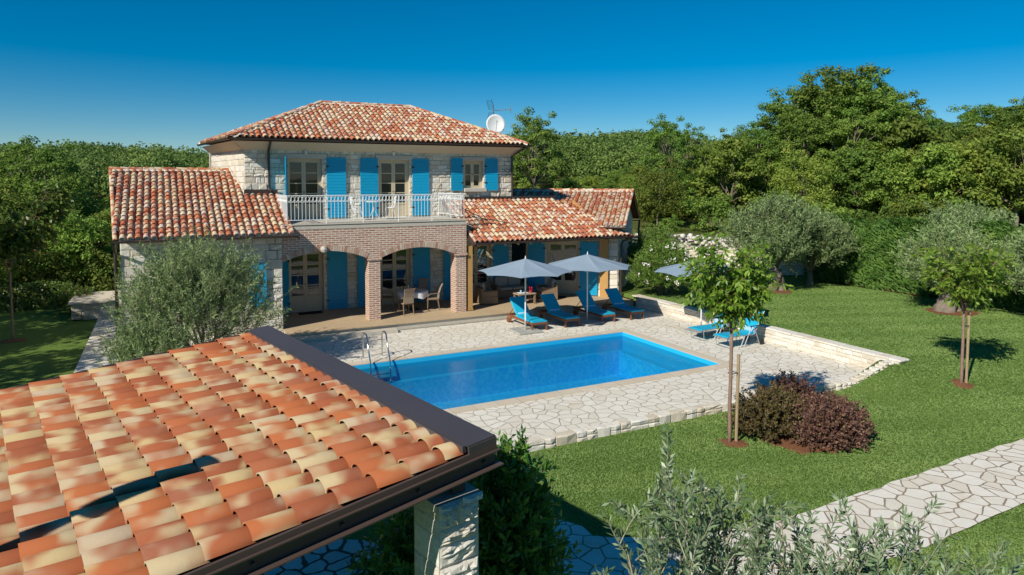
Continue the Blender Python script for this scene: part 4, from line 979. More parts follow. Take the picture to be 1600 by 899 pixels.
ct = empty('coffee_table', (13.55, 25.2, ZV)); tag(ct, 'low rattan coffee table between the armchairs', 'table')
b = MB(); b.box((0, 0, .43), (.85, .55, .05), bev=.012); b.build('tabletop', 'rattan_light', ct)
for sx_ in (-1, 1):
    for sy_ in (-1, 1): b = MB(); b.box((sx_*.36, sy_*.22, .2), (.07, .07, .41)); b.build('leg', 'rattan', ct)
b = MB(); b.box((0, 0, .2), (.6, .34, .03)); b.build('shelf', 'rattan', ct)
b = MB(); b.box((0, 0, .012), (.4, .28, .02), bev=.006); o = b.build('tray', 'white_metal'); o.location = (13.45, 25.2, ZV+.456); tag(o, 'white tray on the rattan coffee table', 'tray')
b = MB(); b.lathe((0, 0, 0), [(0, 0), (.03, 0), (.04, .08), (.035, .09), (0, .085)], 10); o = b.build('cup', 'towel_blue'); o.location = (13.4, 25.25, ZV+.48); tag(o, 'small cup standing on the white tray', 'cup')
rr = random.Random(3); b = MB()
for k in range(40): a = rr.uniform(0, 2*PI); q = rr.uniform(0, .09); c_ = Vector((q*math.cos(a), q*math.sin(a), .12+rr.uniform(0, .14))); d0 = Vector((rr.uniform(-1, 1), rr.uniform(-1, 1), rr.uniform(-1, 1))).normalized()*.03; d1 = d0.orthogonal(); b.quad(c_-d0, c_+d1, c_+d0, c_-d1)
b.lathe((0, 0, 0), [(0, 0), (.05, 0), (.07, .1), (.06, .13)], 10)
o = b.build('flower_pot', 'red_cloth'); o.location = (13.82, 25.15, ZV+.456); tag(o, 'red flowering pot on the rattan coffee table', 'flower pot')
# balcony set
def wchair():
    o = empty('bistro_chair'); b = MB()     # faces -y
    b.tube([(.19*math.cos(a), .19*math.sin(a), .45) for a in np.linspace(0, 2*PI, 17)], .013, 5, caps=False); b.lathe((0, 0, .44), [(0, 0), (.19, 0), (.19, .012), (0, .012)], 16); b.build('seat', 'white_metal', o)
    b = MB(); b.tube([(-.2, .1, .45), (-.23, .2, .7), (-.16, .24, .88), (0, .25, .93), (.16, .24, .88), (.23, .2, .7), (.2, .1, .45)], .013, 6)
    for x in (-.12, -.06, 0, .06, .12): b.tube([(x, .17, .46), (x, .24, .9)], .007, 4)
    V = [(-.17, .225, .66), (.17, .225, .66), (.14, .245, .88), (-.14, .245, .88), (-.17, .232, .66), (.17, .232, .66), (.14, .252, .88), (-.14, .252, .88)]; b.add(V, [(0, 1, 2, 3), (7, 6, 5, 4), (0, 4, 5, 1), (2, 6, 7, 3)])
    b.build('backrest', 'white_metal', o)
    for sx_ in (-1, 1):
        for sy_ in (-1, 1): b = MB(); b.tube([(sx_*.13, sy_*.13, .44), (sx_*.19, sy_*.19, 0)], .011, 5); b.build('leg', 'white_metal', o)
    return o
wc = wchair()
for i, (x, y, rz, lb) in enumerate([(8.15, 26.6, -1.7, 'white metal bistro chair by the right balcony door'), (6.75, 26.3, 1.6, 'white metal bistro chair left of the balcony table')]):
    o = wc if i == 0 else copy_tree(wc); o.location = (x, y, ZB); o.rotation_euler = (0, 0, rz); tag(o, lb, 'chair', 'white chairs on the balcony')
bt_ = empty('bistro_table', (7.4, 26.3, ZB)); tag(bt_, 'small round metal table between the white balcony chairs', 'table')
b = MB(); b.lathe((0, 0, 0), [(0, .7), (.3, .7), (.3, .72), (0, .72)], 20); b.build('tabletop', 'white_metal', bt_)
for a in (0, 2.1, 4.2): b = MB(); b.tube([(.04*math.cos(a), .04*math.sin(a), .7), (.03*math.cos(a), .03*math.sin(a), .4), (.24*math.cos(a), .24*math.sin(a), 0)], .011, 5); b.build('leg', 'white_metal', bt_)

# ------------------------------------------------------------------ foreground pergola
pg = empty('pergola', (0, 0, 0)); tag(pg, 'open pavilion with large mottled roof tiles and dark metal trim in front of the pool', 'pergola')
Pc = V3(2.374, 4.964, 3.416); G1 = V3(-math.sin(R(11.4)), math.cos(R(11.4)), 0); bt0 = R(5.7)
Gh = V3(G1.y, -G1.x, 0); GU = (Gh*math.cos(bt0)+Z*math.sin(bt0)).normalized(); GN = GU.cross(G1).normalized(); GN = GN if GN.z > 0 else -GN
LR = 5.32; DR = 8.2
bt = MB(); un = MB()
# tiles: eave is the low left side; U along G1, S uphill along GU
fo = .27                                   # flashing width
O = Pc-GU*DR-GN*.128
tiles(bt, O, G1, GU, GN, lambda u, v: True, LR-.03, DR-fo-.08, w_=.2205, e=.298, rad=.104, seg=10, lip=.013, seed=77, u0=.03, v0=0, lift=.026, taper=.92, hr=.72)
rf = bt.build('roof', 'tiles_big', pg, True)
un.obox(Pc-GN*.115, GU, GN, G1, (-DR, 0.02, -.03), (-fo*.3, LR-.02, -.005)); un.build('roof_board', 'ceiling_wood', rf)
b = MB(); 
b.obox(Pc, GU, GN, G1, (-fo, -.03, -.012), (.0, LR+.03, .0)); b.obox(Pc, GU, GN, G1, (-.004, -.03, -.13), (.004, LR+.03, -.012)); b.obox(Pc, GU, GN, G1, (-fo-.035, .0, -.06), (-fo, LR, -.006)); b.obox(Pc, GU, GN, G1, (-fo, -.041, -.113), (0, -.02, -.012))
b.build('ridge_flashing', 'flashing', pg)
for yo, sg in ((-.03, -1), (LR+.03, 1)):
    b = MB(); lo, hi = (yo-.012, yo+.012)
    b.obox(Pc, GU, GN, G1, (-DR, min(lo, hi), -.115), (-.002, max(lo, hi), -.07)) if sg < 0 else b.obox(Pc, GU, GN, G1, (-DR, lo, -.115), (-.002, hi, -.035))
    b.obox(Pc, GU, GN, G1, (-DR, yo-.035, -.125), (.02, yo+.035, -.115)); b.obox(Pc, GU, GN, G1, (-DR, yo+.018, -.24), (-.01, yo+.03, -.125)); b.obox(Pc, GU, GN, G1, (-DR, yo-.05, -.25), (.03, yo+.035, -.24)); b.build('edge_beam', 'brown_metal', pg)
for k in range(9):
    b = MB(); c_ = Pc-GU*(.12+.62*k)+G1*(-.03+.018)-GN*.19; b.tube([c_+G1*.0, c_-G1*.028], [.018, .012], 8); b.build('bolt', 'brown_metal', pg)
for k in range(7): b = MB(); b.obox(Pc, GU, GN, G1, (-.25-1.0*k-.05, .05, -.24), (-.25-1.0*k+.05, LR-.05, -.125)); b.build('rafter', 'brown_metal', pg)
# stone pier
kd = at(5.26, -.578); K = V3(kd[0], kd[1], 0); Uq = Gh; wq = .385
b = MB(); pz0, pz1 = -.35, 2.87
for (o_, u_, n_, sd_) in ((K, Gh, -G1, 91), (K+G1*wq, -G1, -Gh, 92), (K+Gh*wq, G1, Gh, 93), (K+Gh*wq+G1*wq, -Gh, G1, 94)):
    b.quad(o_+Z*pz0, o_+u_*wq+Z*pz0, o_+u_*wq+Z*pz1, o_+Z*pz1, mi=1)
    facing(b, o_, u_, n_, -.0, wq, pz0, pz1, hmin=.13, hmax=.26, wmin=.16, wmax=.36, out=(.010, .045) if sd_ == 91 else (.004, .012), gap=.008, sub=7 if sd_ == 91 else 3, seed=sd_, rough=.03 if sd_ == 91 else 0)
b.build('pier', ['stone', 'mortar'], pg)
b = MB(); facing(b, K-Gh*.03-G1*.03, Gh, -G1, 0, wq+.06, 2.87, 2.95, hmin=.08, hmax=.09, wmin=.18, wmax=.3, out=(.01, .04), sub=6, seed=5, rough=.015)
b.obox(K, Gh, Z, G1, (-.025, -.02, 2.87), (wq+.025, wq+.025, 2.93), mi=1)
b.build('pier_cap', ['stone', 'slab'], pg)
b = MB(); c_ = K+Gh*.18+G1*.08; b.obox(c_, Gh, Z, G1, (0, 0, 2.92), (.13, .012, 3.22)); b.obox(c_, Gh, Z, G1, (.06, 0.012, 2.92), (.072, .2, 3.22)); b.tube([c_+Gh*.065+Z*3.05, c_+Gh*.065+Z*3.05-G1*.03], [.022, .01], 8); b.build('bracket', 'brown_metal', pg)

gl_ = empty('shadow_caster', (-2.35, 4.82, 2.86)); tag(gl_, 'unseen metal post with a flat bar, added to cast a dark shadow across the pavilion roof', 'shadow_caster')  # added out of frame only for the dark shadow it drops on the tiles
b = MB(); b.tube([(0, 0, 0), (0, 0, 1.78)], .05, 10); b.build('caster_post', 'brown_metal', gl_)
b = MB(); b.box((.33, .15, 1.82), (1.1, .25, .06), rot=.437, bev=.025); b.build('caster_bar', 'brown_metal', gl_)
# ------------------------------------------------------------------ foliage helpers
def leafarr(Cn, A, L_, W_, r, droop=0.0, Nn=None):
    """rhombic leaves: centre Cn, axis A (unit), length, width"""
    n = len(Cn)
    if Nn is not None:
        A = A-Nn*(A*Nn).sum(1)[:, None]; A /= np.linalg.norm(A, axis=1)[:, None]+1e-9
    B = np.cross(A, r.normal(size=(n, 3)) if Nn is None else Nn); B /= np.linalg.norm(B, axis=1)[:, None]+1e-9
    L_ = np.broadcast_to(np.asarray(L_, float), (n,))[:, None]; W_ = np.broadcast_to(np.asarray(W_, float), (n,))[:, None]
    tip = Cn+A*L_/2; tip[:, 2] -= droop*L_[:, 0]; m = Cn+A*L_*.06
    V = np.stack([Cn-A*L_/2, m+B*W_/2, tip, m-B*W_/2], 1).reshape(-1, 3); F = np.arange(n*4).reshape(-1, 4)
    return V, F
def unit(a): return a/(np.linalg.norm(a, axis=1)[:, None]+1e-9)
def crown(r, rad, n_cl, per, leaf, lw=.6, cr=(.22, .38), zsq=1.0, lower=.15, hollow=.45, flat=.6, up=.2):
    """clumps spread through a squashed ellipsoid; rad=(rx,ry,rz) centre at origin; returns V,F,tone, clump centres"""
    rx, ry, rz = rad; c = []
    while len(c) < n_cl:
        q = r.uniform(-1, 1, 3); l = np.linalg.norm(q)
        if l > 1 or l < hollow*r.rand(): continue
        if q[2] < -.55 and r.rand() > lower: continue
        c.append(q*(1+.16*math.sin(q[0]*5+q[2]*4+r.rand())))
    c = np.array(c)*np.array([rx, ry, rz]); mean = (rx+ry+rz)/3
    VV = []; TT = []
    rc = r.uniform(cr[0], cr[1], n_cl)*mean; ct_ = r.normal(0, .10, n_cl)
    ci = np.repeat(np.arange(n_cl), per); n = len(ci)
    d = unit(r.normal(size=(n, 3))); rr_ = r.rand(n)**.45
    P = c[ci]+d*rr_[:, None]*rc[ci][:, None]*np.array([1, 1, flat])
    A = unit(d*.5+r.normal(size=(n, 3))*.8+np.array([0, 0, up]))
    V, F = leafarr(P, A, leaf*r.uniform(.6, 1.4, n), leaf*lw*r.uniform(.7, 1.3, n), r, Nn=unit(d*.9+r.normal(size=(n, 3))*.42+np.array([0, 0, .45])))
    t = np.clip(.45+ct_[ci]+r.normal(0, .17, n), 0, 1)
    return V, F, t, c
def merge(parts):
    V = []; F = []; T = []; k = 0
    for v, f, t in parts: V.append(v); F.append(f+k); T.append(t); k += len(v)
    return np.concatenate(V), np.concatenate(F), np.concatenate(T)
def limb(b, r, p0, p1, r0, r1, n=5, wob=.08, seg=6):
    p0 = np.array(p0, float); p1 = np.array(p1, float); L_ = np.linalg.norm(p1-p0); pts = []
    for i in range(n+1):
        f = i/n; q = p0*(1-f)+p1*f; q = q+(r.normal(0, wob*L_*.3, 3)*math.sin(PI*f)); q[2] += .08*L_*math.sin(PI*f)*.5; pts.append(q)
    b.tube(pts, [r0+(r1-r0)*i/n for i in range(n+1)], seg)
def make_tree(name, seed, rad, cz, n_cl, per, leaf, lmat, bmat='bark', tr=.16, limbs=14, **kw):
    r = np.random.RandomState(seed); V, F, t, c = crown(r, rad, n_cl, per, leaf, **kw); V = V+[0, 0, cz]
    o = empty(name); cr_ = link('crown', npmesh('crown', V, F, t), lmat, o); cr_['shared'] = 1
    del cr_['shared']
    b = MB(); hub = np.array([r.normal(0, .1), r.normal(0, .1), cz-rad[2]*.55]); limb(b, r, (0, 0, -.3), hub, tr, tr*.7, 6, .05, 8)
    for k in r.choice(len(c), min(limbs, len(c)), replace=False):
        limb(b, r, hub-[0, 0, r.uniform(0, .25)*hub[2]], c[k]+[0, 0, cz], tr*.45, tr*.08, 5, .12, 5)
    b.build('trunk', bmat, o); return o

# ------------------------------------------------------------------ woods
oaks = [make_tree('oak_tree', 100+i, (3.7, 3.7, 4.7), 8.2, (230, 180, 115)[i], (95, 100, 105)[i], .25, 'leaf_oak', tr=.22, limbs=34, cr=((.10, .22), (.12, .26), (.11, .24))[i], lower=.3, hollow=.6) for i in range(3)]
bushy = [make_tree('broadleaf_tree', 200+i, (2.6, 2.6, 3.0), 3.5, (110, 90, 130, 70)[i], (100, 110, 80, 120)[i], (.22, .24, .19, .26)[i], 'leaf_wood', tr=.12, limbs=12, cr=(.18, .32), lower=.7, hollow=.4) for i in range(4)]
shrubs = [make_tree('wild_shrub', 300+i, (1.5, 1.5, 1.15), 1.1, 50, 60, .17, 'leaf_wood', tr=.06, limbs=6, cr=(.2, .34), lower=1, hollow=.3) for i in range(3)]
rt_ = random.Random(12); used = {}
def place(proto, x, y, s, lb, cat, group, sz=None, dz=0):
    first = used.setdefault(proto.name, 0) == 0; used[proto.name] += 1
    o = proto if first else copy_tree(proto)
    o.location = (x, y, float(height(x, y))-.1+dz); o.rotation_euler = (0, 0, rt_.uniform(0, 6.28)); o.scale = (s, s, sz or s); tag(o, lb, cat, group); return o
def px(u, d): return at(d, (u-800)/1066*d)
GO = 'oaks of the tall wood behind the right lawn'; GB = 'trees of the dense wood round the villa'; GS = 'wild shrubs at the edge of the woods'
LO = 'tall dark green oak standing in the wood beyond the hedge'; LBt = 'bushy green tree crowded among others in the woods behind the garden'; LS = 'low wild shrub growing along the edge of the woods'
# the tall group on the right: (pixel column of the crown, distance, top height above eye in px, width scale)
for u, d, top, s in [(1300, 62, 98, 1.25), (1262, 66, 118, 1.0), (1345, 60, 112, 1.05), (1385, 68, 135, .95), (1225, 70, 150, 1.0), (1185, 60, 190, .8), (1440, 74, 172, .9), (1480, 80, 190, .9), (1520, 72, 158, .9), (1560, 78, 178, .9), (1595, 66, 150, 1.0), (1640, 70, 160, 1.1), (1410, 58, 210, .8), (1545, 60, 230, .75), (1700, 75, 150, 1.2),
                     (1255, 58, 165, .8), (1320, 56, 170, .75), (1365, 72, 140, 1.1), (1330, 75, 130, 1.1), (1500, 90, 190, 1.1), (1420, 88, 180, 1.1), (1600, 88, 150, 1.2)]:
    x, y = px(u, d); h0 = float(height(x, y)); zt_ = 5.5+(281-top)/1066*d; sz = (zt_-h0)/12.9
    place(oaks[rt_.randrange(3)], x, y, s*.95, LO, 'tree', GO, sz)
for u, d, top, s, lb in [(835, 52, 168, .75, 'tall oak rising alone above the canopy right of the villa roof'), (1040, 66, 178, .8, 'thin crowned oak breaking the skyline between the villa and the tall wood'), (1070, 72, 192, .7, LO), (1150, 66, 195, .8, LO), (65, 47, 213, .95, 'big dark conical tree left of the villa rising above the valley'), (10, 55, 226, .8, 'dark tree at the far left skyline')]:
    x, y = px(u, d); h0 = float(height(x, y)); sz = (5.5+(281-top)/1066*d-h0)/12.9; place(oaks[2], x, y, s*.8, lb, 'tree', GO if lb == LO else None, sz)
def yard(x, y):        # true where nothing wild grows
    if x < -6.5 and y > 33: return False
    if x+max(0, y-22)*.9 < 33.5 and y < 38.5 and x > -9 and x < 31.5: return True
    return x < 31 and y < 37.5
cnt = 0; pts_t = []
tries = 0
while cnt < 205 and tries < 20000:
    tries += 1; ph = rt_.uniform(-41, 41); d = math.sqrt(rt_.uniform(37**2, 92**2)); x, y = at(d*math.cos(R(ph)), d*math.sin(R(ph)))
    if yard(x, y): continue
    if any((x-a)**2+(y-b_)**2 < (2.4)**2 for a, b_ in pts_t): continue
    if ph > 14 and d < 56: continue
    u = 800+1066*math.tan(R(ph)); h0 = float(height(x, y))
    lim = np.interp(u, [-50, 60, 150, 340, 800, 900, 1050, 1150, 1250, 1400, 1700], [250, 262, 305, 330, 285, 280, 250, 215, 195, 190, 190])   # nothing rises above this skyline
    dd = d*math.cos(R(ph)); zt_ = 5.5+(281-lim)/1066*dd+rt_.uniform(-2.2, .5)
    if d < 48: zt_ = min(zt_, h0+rt_.uniform(3.6, 5.6))
    hgt = min(zt_-h0, 10); 
    if hgt < 2.2: continue
    pts_t.append((x, y)); s = max(.55, min(1.2, hgt/6.6))
    place(bushy[rt_.randrange(4)], x, y, s*rt_.uniform(.9, 1.15), LBt, 'tree', GB, hgt/6.5); cnt += 1
for x_, y_, s_, l_ in ((-14.0, 22.0, 1.7, 'tall leafy tree shading the left lawn from outside the garden'), (-11.5, 27.5, 1.25, 'leafy tree at the left rim of the lawn'), (-15.5, 30, 1.5, 'leafy tree beyond the left end of the laurel hedge')): place(bushy[2], x_, y_, s_, l_, 'tree', None)
# the round tree and shrubs on the bank beyond the hedge
x, y = px(1482, 50); place(bushy[1], x, y, 1.05, 'round leafy tree standing in front of the oaks beyond the olives', 'tree', None, 1.02)
k = 0; tries = 0
while k < 120 and tries < 9000:
    tries += 1; ph = rt_.uniform(-40, 40); d = rt_.uniform(36, 62); x, y = at(d*math.cos(R(ph)), d*math.sin(R(ph)))
    if yard(x, y): continue
    if ph > 30 and d > 42 and rt_.random() < .8: continue
    if ph > 10 and d > 40 and rt_.random() < .35: continue
    place(shrubs[rt_.randrange(3)], x, y, rt_.uniform(.55, 1.25), LS, 'shrub', GS); k += 1
# far woods: one mass on the hills
def far_woods():
    r = np.random.RandomState(9); parts = []
    for d0, d1, n, nl, rad_, leaf in ((88, 150, 1000, 560, 2.9, .34), (150, 330, 3400, 200, 3.5, .68), (320, 420, 1600, 60, 4.0, 1.5)):
        d = np.sqrt(r.uniform(d0*d0, d1*d1, n)); ph = np.radians(r.uniform(-43, 43, n)+YAW); x = d*np.sin(ph); y = d*np.cos(ph); h = height(x, y)
        sc_ = r.uniform(.55, 1.2, n); ci = np.repeat(np.arange(n), nl); m = len(ci)
        q = unit(r.normal(size=(m, 3))); q[:, 2] = np.abs(q[:, 2])*1.35-.35
        lump = 1+.15*np.sin(q[:, 0]*6+ci)+.15*np.sin(q[:, 1]*7+ci*1.7)
        P = np.stack([x[ci], y[ci], h[ci]+rad_*.9*sc_[ci]], 1)+q*(rad_*sc_[ci]*lump*r.uniform(.78, .97, m))[:, None]*np.array([1, 1, 1.05])
        V, F = leafarr(P, unit(q*.3+r.normal(size=(m, 3))), leaf*r.uniform(.7, 1.3, m), leaf*.8, r, Nn=unit(q*.9+r.normal(size=(m, 3))*.65+np.array([0, 0, .2])))
        tone = np.clip(r.normal(.45, .17, n)[ci]+r.normal(0, .13, m), 0, .95); parts.append((V, F, tone))
    return merge(parts)
tag(link('far_woods', npmesh('far_woods', *far_woods()), 'leaf_far'), 'continuous oak woods covering the distant hills to the skyline', 'woods', kind='stuff')
b = MB(); xy = px(131, 150); hz = float(height(*xy)); b.tube([(0, 0, 0), (0, 0, 9.5)], [.14, .09], 8); b.box((0, 0, 9.2), (1.4, .1, .1)); o = b.build('utility_pole', 'slab'); o.location = (xy[0], xy[1], 1.8); tag(o, 'thin pale utility pole standing far off in the valley woods', 'pole')

# ------------------------------------------------------------------ hedges
def hedge(name, A, B, wd, z0, z1, n, leaf, lmat, lw, seed, lb, diag=0):
    r = np.random.RandomState(seed); A = np.array(A, float); B = np.array(B, float); U = (B-A)/np.linalg.norm(B-A); Nn = np.array([U[1], -U[0]]); L_ = np.linalg.norm(B-A)
    u = r.uniform(0, L_, n); side = r.uniform(-1, 1, n); side = np.sign(side)*np.abs(side)**.35; zz = r.uniform(0, 1, n)**.85
    bul = 1+.16*np.sin(u*2.1)+.12*np.sin(u*5.3+zz*5)+.06*np.sin(u*11+zz*17); top = 1+.05*np.sin(u*1.7)+.05*np.sin(u*4.1+side*2)
    P = np.stack([A[0]+U[0]*u+Nn[0]*side*wd/2*bul, A[1]+U[1]*u+Nn[1]*side*wd/2*bul, z0+(z1-z0)*zz*top], 1)
    # top surface
    k = n//6; ut = r.uniform(0, L_, k); st = r.uniform(-1, 1, k); P2 = np.stack([A[0]+U[0]*ut+Nn[0]*st*wd/2, A[1]+U[1]*ut+Nn[1]*st*wd/2, z0+(z1-z0)*(1+.05*np.sin(ut*1.7)+.05*np.sin(ut*4.1+st*2))+r.uniform(-.12, .08, k)], 1); P = np.concatenate([P, P2]); n += k
    base = np.array([U[0]*diag, U[1]*diag, .75 if diag else .2]); A_ = unit(r.normal(size=(n, 3))*(.35 if diag else 1)+base)
    V, F = leafarr(P, A_, leaf*r.uniform(.6, 1.4, n), leaf*lw, r, Nn=unit(np.concatenate([np.stack([np.sign(side)*Nn[0], np.sign(side)*Nn[1], np.full(n-k, .5)], 1), np.tile([0, 0, 1.], (k, 1))])+r.normal(size=(n, 3))*.5)); t = np.clip(.45+.16*np.sin(P[:, 0]*3+P[:, 2]*6+P[:, 1]*4)+r.normal(0, .16, n), 0, 1)
    o = empty(name, (A[0], A[1], z0)); me = npmesh('foliage', V-[A[0], A[1], z0], F, t); c_ = link('foliage', me, lmat, o)
    b = MB()
    for q in np.arange(.4, L_, .9): b.tube([(U[0]*q, U[1]*q, -.1), (U[0]*q+.03, U[1]*q, (z1-z0)*.8)], [.04, .015], 5)
    b.build('stem', 'bark', o); return tag(o, lb, 'hedge')
hedge('cypress_hedge', (29.9, 24.0), (29.9, 9.0), 1.5, .45, 3.45, 60000, .26, 'leaf_hedge', .22, 1, 'tall clipped green cypress hedge closing the right lawn', -1.0)
hedge('laurel_hedge', (-9.5, 35.2), (-3.6, 35.2), .9, -.05, 1.0, 9000, .12, 'leaf_magnolia', .6, 2, 'low green hedge behind the left lawn')
hedge('climbing_hedge', (-12, 38.8), (-1.5, 38.2), 2.0, -.05, 2.1, 16000, .16, 'leaf_wood', .6, 3, 'loose yellow green hedge in front of the woods left of the villa')
hedge('red_hedge', (-8.5, 39.6), (-2.5, 39.3), 1.2, .4, 2.9, 5000, .16, 'leaf_red', .6, 4, 'thin reddish shrub row above the yellow green hedge')
struct(MB().add([(29.2, 24, .49), (29.2, 9, .46), (30.6, 9, .46), (30.6, 24, .49)], [(0, 1, 2, 3)]).build('soil_strip', 'soil'))
b = MB(); r_ = random.Random(2)
for (x, y, rx_, n) in ((10.93, 10.74, .30, 22), (12.45, 10.25, .85, 30), (18.6, 10.3, .30, 22), (24.9, 22.0, .9, 26), (26.9, 15.4, 1.0, 26), (-4.65, 28.5, .4, 20), (.6, 20.7, 1.7, 24)):
    ps = [(x+rx_*r_.uniform(.72, 1.2)*math.cos(2*PI*k/n), y+rx_*r_.uniform(.7, 1.15)*math.sin(2*PI*k/n)) for k in range(n)]
    hh = lambda p: (max(float(height(*p)), 0 if (3.6 > p[0] > -2.3 and 12.6 < p[1] < 24.8) else -9)+.012)
    V = [(x, y, hh((x, y))+.05)]+[(*p, hh(p)) for p in ps]; b.add(V, [(0, 1+k, 1+(k+1) % n) for k in range(n)])
struct(b.build('soil_beds', 'soil'))
V, F, T = rocks(lambda r: (12.95+r.normal(0, .25), 10.75+r.normal(0, .2), -.05), 6, .12, .3, 3); tag(link('bed_rock', npmesh('bed_rock', V, F, T), 'rubble'), 'few pale stones between the two purple shrubs', 'rocks')

# ------------------------------------------------------------------ garden trees
def shoot_plant(r, origin, shoots, leaf, lw, gap, dirs, length, sag=.0, curl=.18, b=None, rad=.006, pairs=2, spread=.9):
    """leafy shoots: returns leaf arrays; twigs are added to b"""
    PP = []; AA = []
    for i in range(shoots):
        p = np.array(origin(r, i), float); d = np.array(dirs(r, p), float); d /= np.linalg.norm(d); L_ = length*r.uniform(.5, 1.25); n = max(3, int(L_/gap)); tw = [p.copy()]
        for k in range(n):
            d = d+r.normal(0, curl*.35, 3); d[2] -= sag*k/n; d /= np.linalg.norm(d); p = p+d*gap; 
            if k % 3 == 2 or k == n-1: tw.append(p.copy())
            for q in range(pairs):
                s_ = r.normal(size=3); s_ -= d*s_.dot(d); s_ /= np.linalg.norm(s_)+1e-9; a = d*.75+s_*spread; a[2] -= sag*1.2; a /= np.linalg.norm(a); PP.append(p+a*leaf*.5); AA.append(a)
        if b is not None: b.tube(tw, [rad*(1-.75*j/len(tw)) for j in range(len(tw))], 4, caps=False)
    PP = np.array(PP); AA = np.array(AA); n = len(PP)
    V, F = leafarr(PP, AA, leaf*r.uniform(.7, 1.25, n), leaf*lw*r.uniform(.8, 1.2, n), r, 0)
    return V, F, np.clip(r.normal(.48, .2, n), 0, 1)
def olive(loc, seed, R_, cz, shoots, leaf, lb, length=.8, tr=.16, gnarl=False, lmat='leaf_olive', group=None, gap=.045, lw=.24, squash=.8):
    r = np.random.RandomState(seed); o = empty('olive_tree', loc); b = MB(); tk = MB()
    lobes = [unit(r.normal(size=(1, 3)))[0]*np.array([R_*.55, R_*.55, R_*.4*squash])+[0, 0, cz] for _ in range(9)]
    def org(r, i):
        l = lobes[i % 9]; q = unit(r.normal(size=(1, 3)))[0]*R_*.55*r.uniform(.2, 1)**.6; q[2] *= squash; return l+q
    def dr(r, p): q = (p-np.array([0, 0, cz-.7*R_])); q = q/np.linalg.norm(q); return q*.9+np.array([0, 0, .75])+r.normal(0, .45, 3)
    V, F, t = shoot_plant(r, org, shoots, leaf, lw, gap, dr, length, b=b, rad=.006)
    link('crown', npmesh('crown', V, F, t), lmat, o); b.build('twigs', 'twig_olive', o)
    hub = np.array([0, 0, cz-R_*.75])
    if gnarl:
        for k in range(5): a = r.uniform(0, 6.28); limb(tk, r, (tr*.9*math.cos(a), tr*.9*math.sin(a), -.1), hub+r.normal(0, .15, 3), tr*.8, tr*.45, 6, .22, 8)
    else: limb(tk, r, (0, 0, -.2), hub, tr, tr*.7, 5, .05, 8)
    for l in lobes: limb(tk, r, hub, l, tr*.4, tr*.1, 5, .1, 6)
    tk.build('trunk', 'bark', o, True); return tag(o, lb, 'tree', group)
olive((.95, 20.9, 0), 11, 1.9, 1.75, 1450, .12, 'large airy olive tree growing against the left wing of the villa', length=.75, tr=.12, gap=.05, lw=.24, squash=1.0)
olive((-.45, 19.9, 0), 12, .95, .85, 420, .12, 'smaller olive growing left of the large one beside the side path', length=.6, tr=.07, gap=.05, lw=.24)
olive((24.9, 22.1, .42), 13, 1.95, 2.45, 1700, .17, 'grey olive tree with thick old trunk in front of the stone wall', tr=.28, gnarl=True, gap=.065, lw=.26)
olive((27.6, 22.4, .42), 14, 1.7, 1.95, 1300, .17, 'grey olive tree between the old olive and the cypress hedge', tr=.16, gap=.065, lw=.26)
olive((26.9, 15.5, .42), 15, 1.5, 1.9, 1000, .17, 'grey olive tree with massive gnarled trunk behind the right cherry tree', tr=.34, gnarl=True, gap=.065, lw=.26)
olive((28.3, 12.4, .42), 16, 1.8, 1.85, 1200, .17, 'broad grey olive crown at the right end of the hedge', tr=.2, gap=.065, lw=.26)
olive((31.5, 17.4, 1.0), 17, 1.6, 1.9, 800, .17, 'pale olive crown showing above the cypress hedge', tr=.18, gap=.065, lw=.26)
def near_olive(d, lat, top, R_, seed, shoots, lb, low):
    x, y = at(d, lat); r = np.random.RandomState(seed); o = empty('olive_tree', (x, y, -.3)); b = MB(); zt_ = top+.3
    def org(r, i):
        a = r.uniform(0, 6.28); q = R_*r.rand()**.6; return np.array([q*math.cos(a), q*math.sin(a), zt_-low*r.rand()**.8-.35-q*.3])
    def dr(r, p): return np.array([p[0]*.5, p[1]*.5, .9])+r.normal(0, .38, 3)
    V, F, t = shoot_plant(r, org, shoots, .068, .23, .019, dr, .42, b=b, rad=.0045, curl=.25, pairs=2, spread=.75)
    link('crown', npmesh('crown', V, F, t), 'leaf_olive_near', o)
    hub = np.array([0, 0, 1.6]); limb(b, r, (0, 0, -.1), hub, .07, .05, 5, .05, 8)
    for k in range(16): q = org(r, k); limb(b, r, hub, q, .022, .006, 6, .1, 5)
    b.build('branches', 'twig_olive', o); return tag(o, lb, 'tree')
near_olive(4.1, 1.12, 3.86, .52, 21, 240, 'near olive tree whose silvery shoots rise in front of the lawn', 1.25)
near_olive(3.9, 1.92, 3.68, .34, 22, 165, 'thin olive sapling with upright shoots in front of the stone path', 1.0)
near_olive(4.0, 2.6, 3.5, .40, 23, 160, 'short olive shoots at the lower right beside the path edge', .9)
near_olive(3.6, .62, 3.30, .25, 24, 50, 'low olive shoots between the dark shrub and the near olive tree', .9)
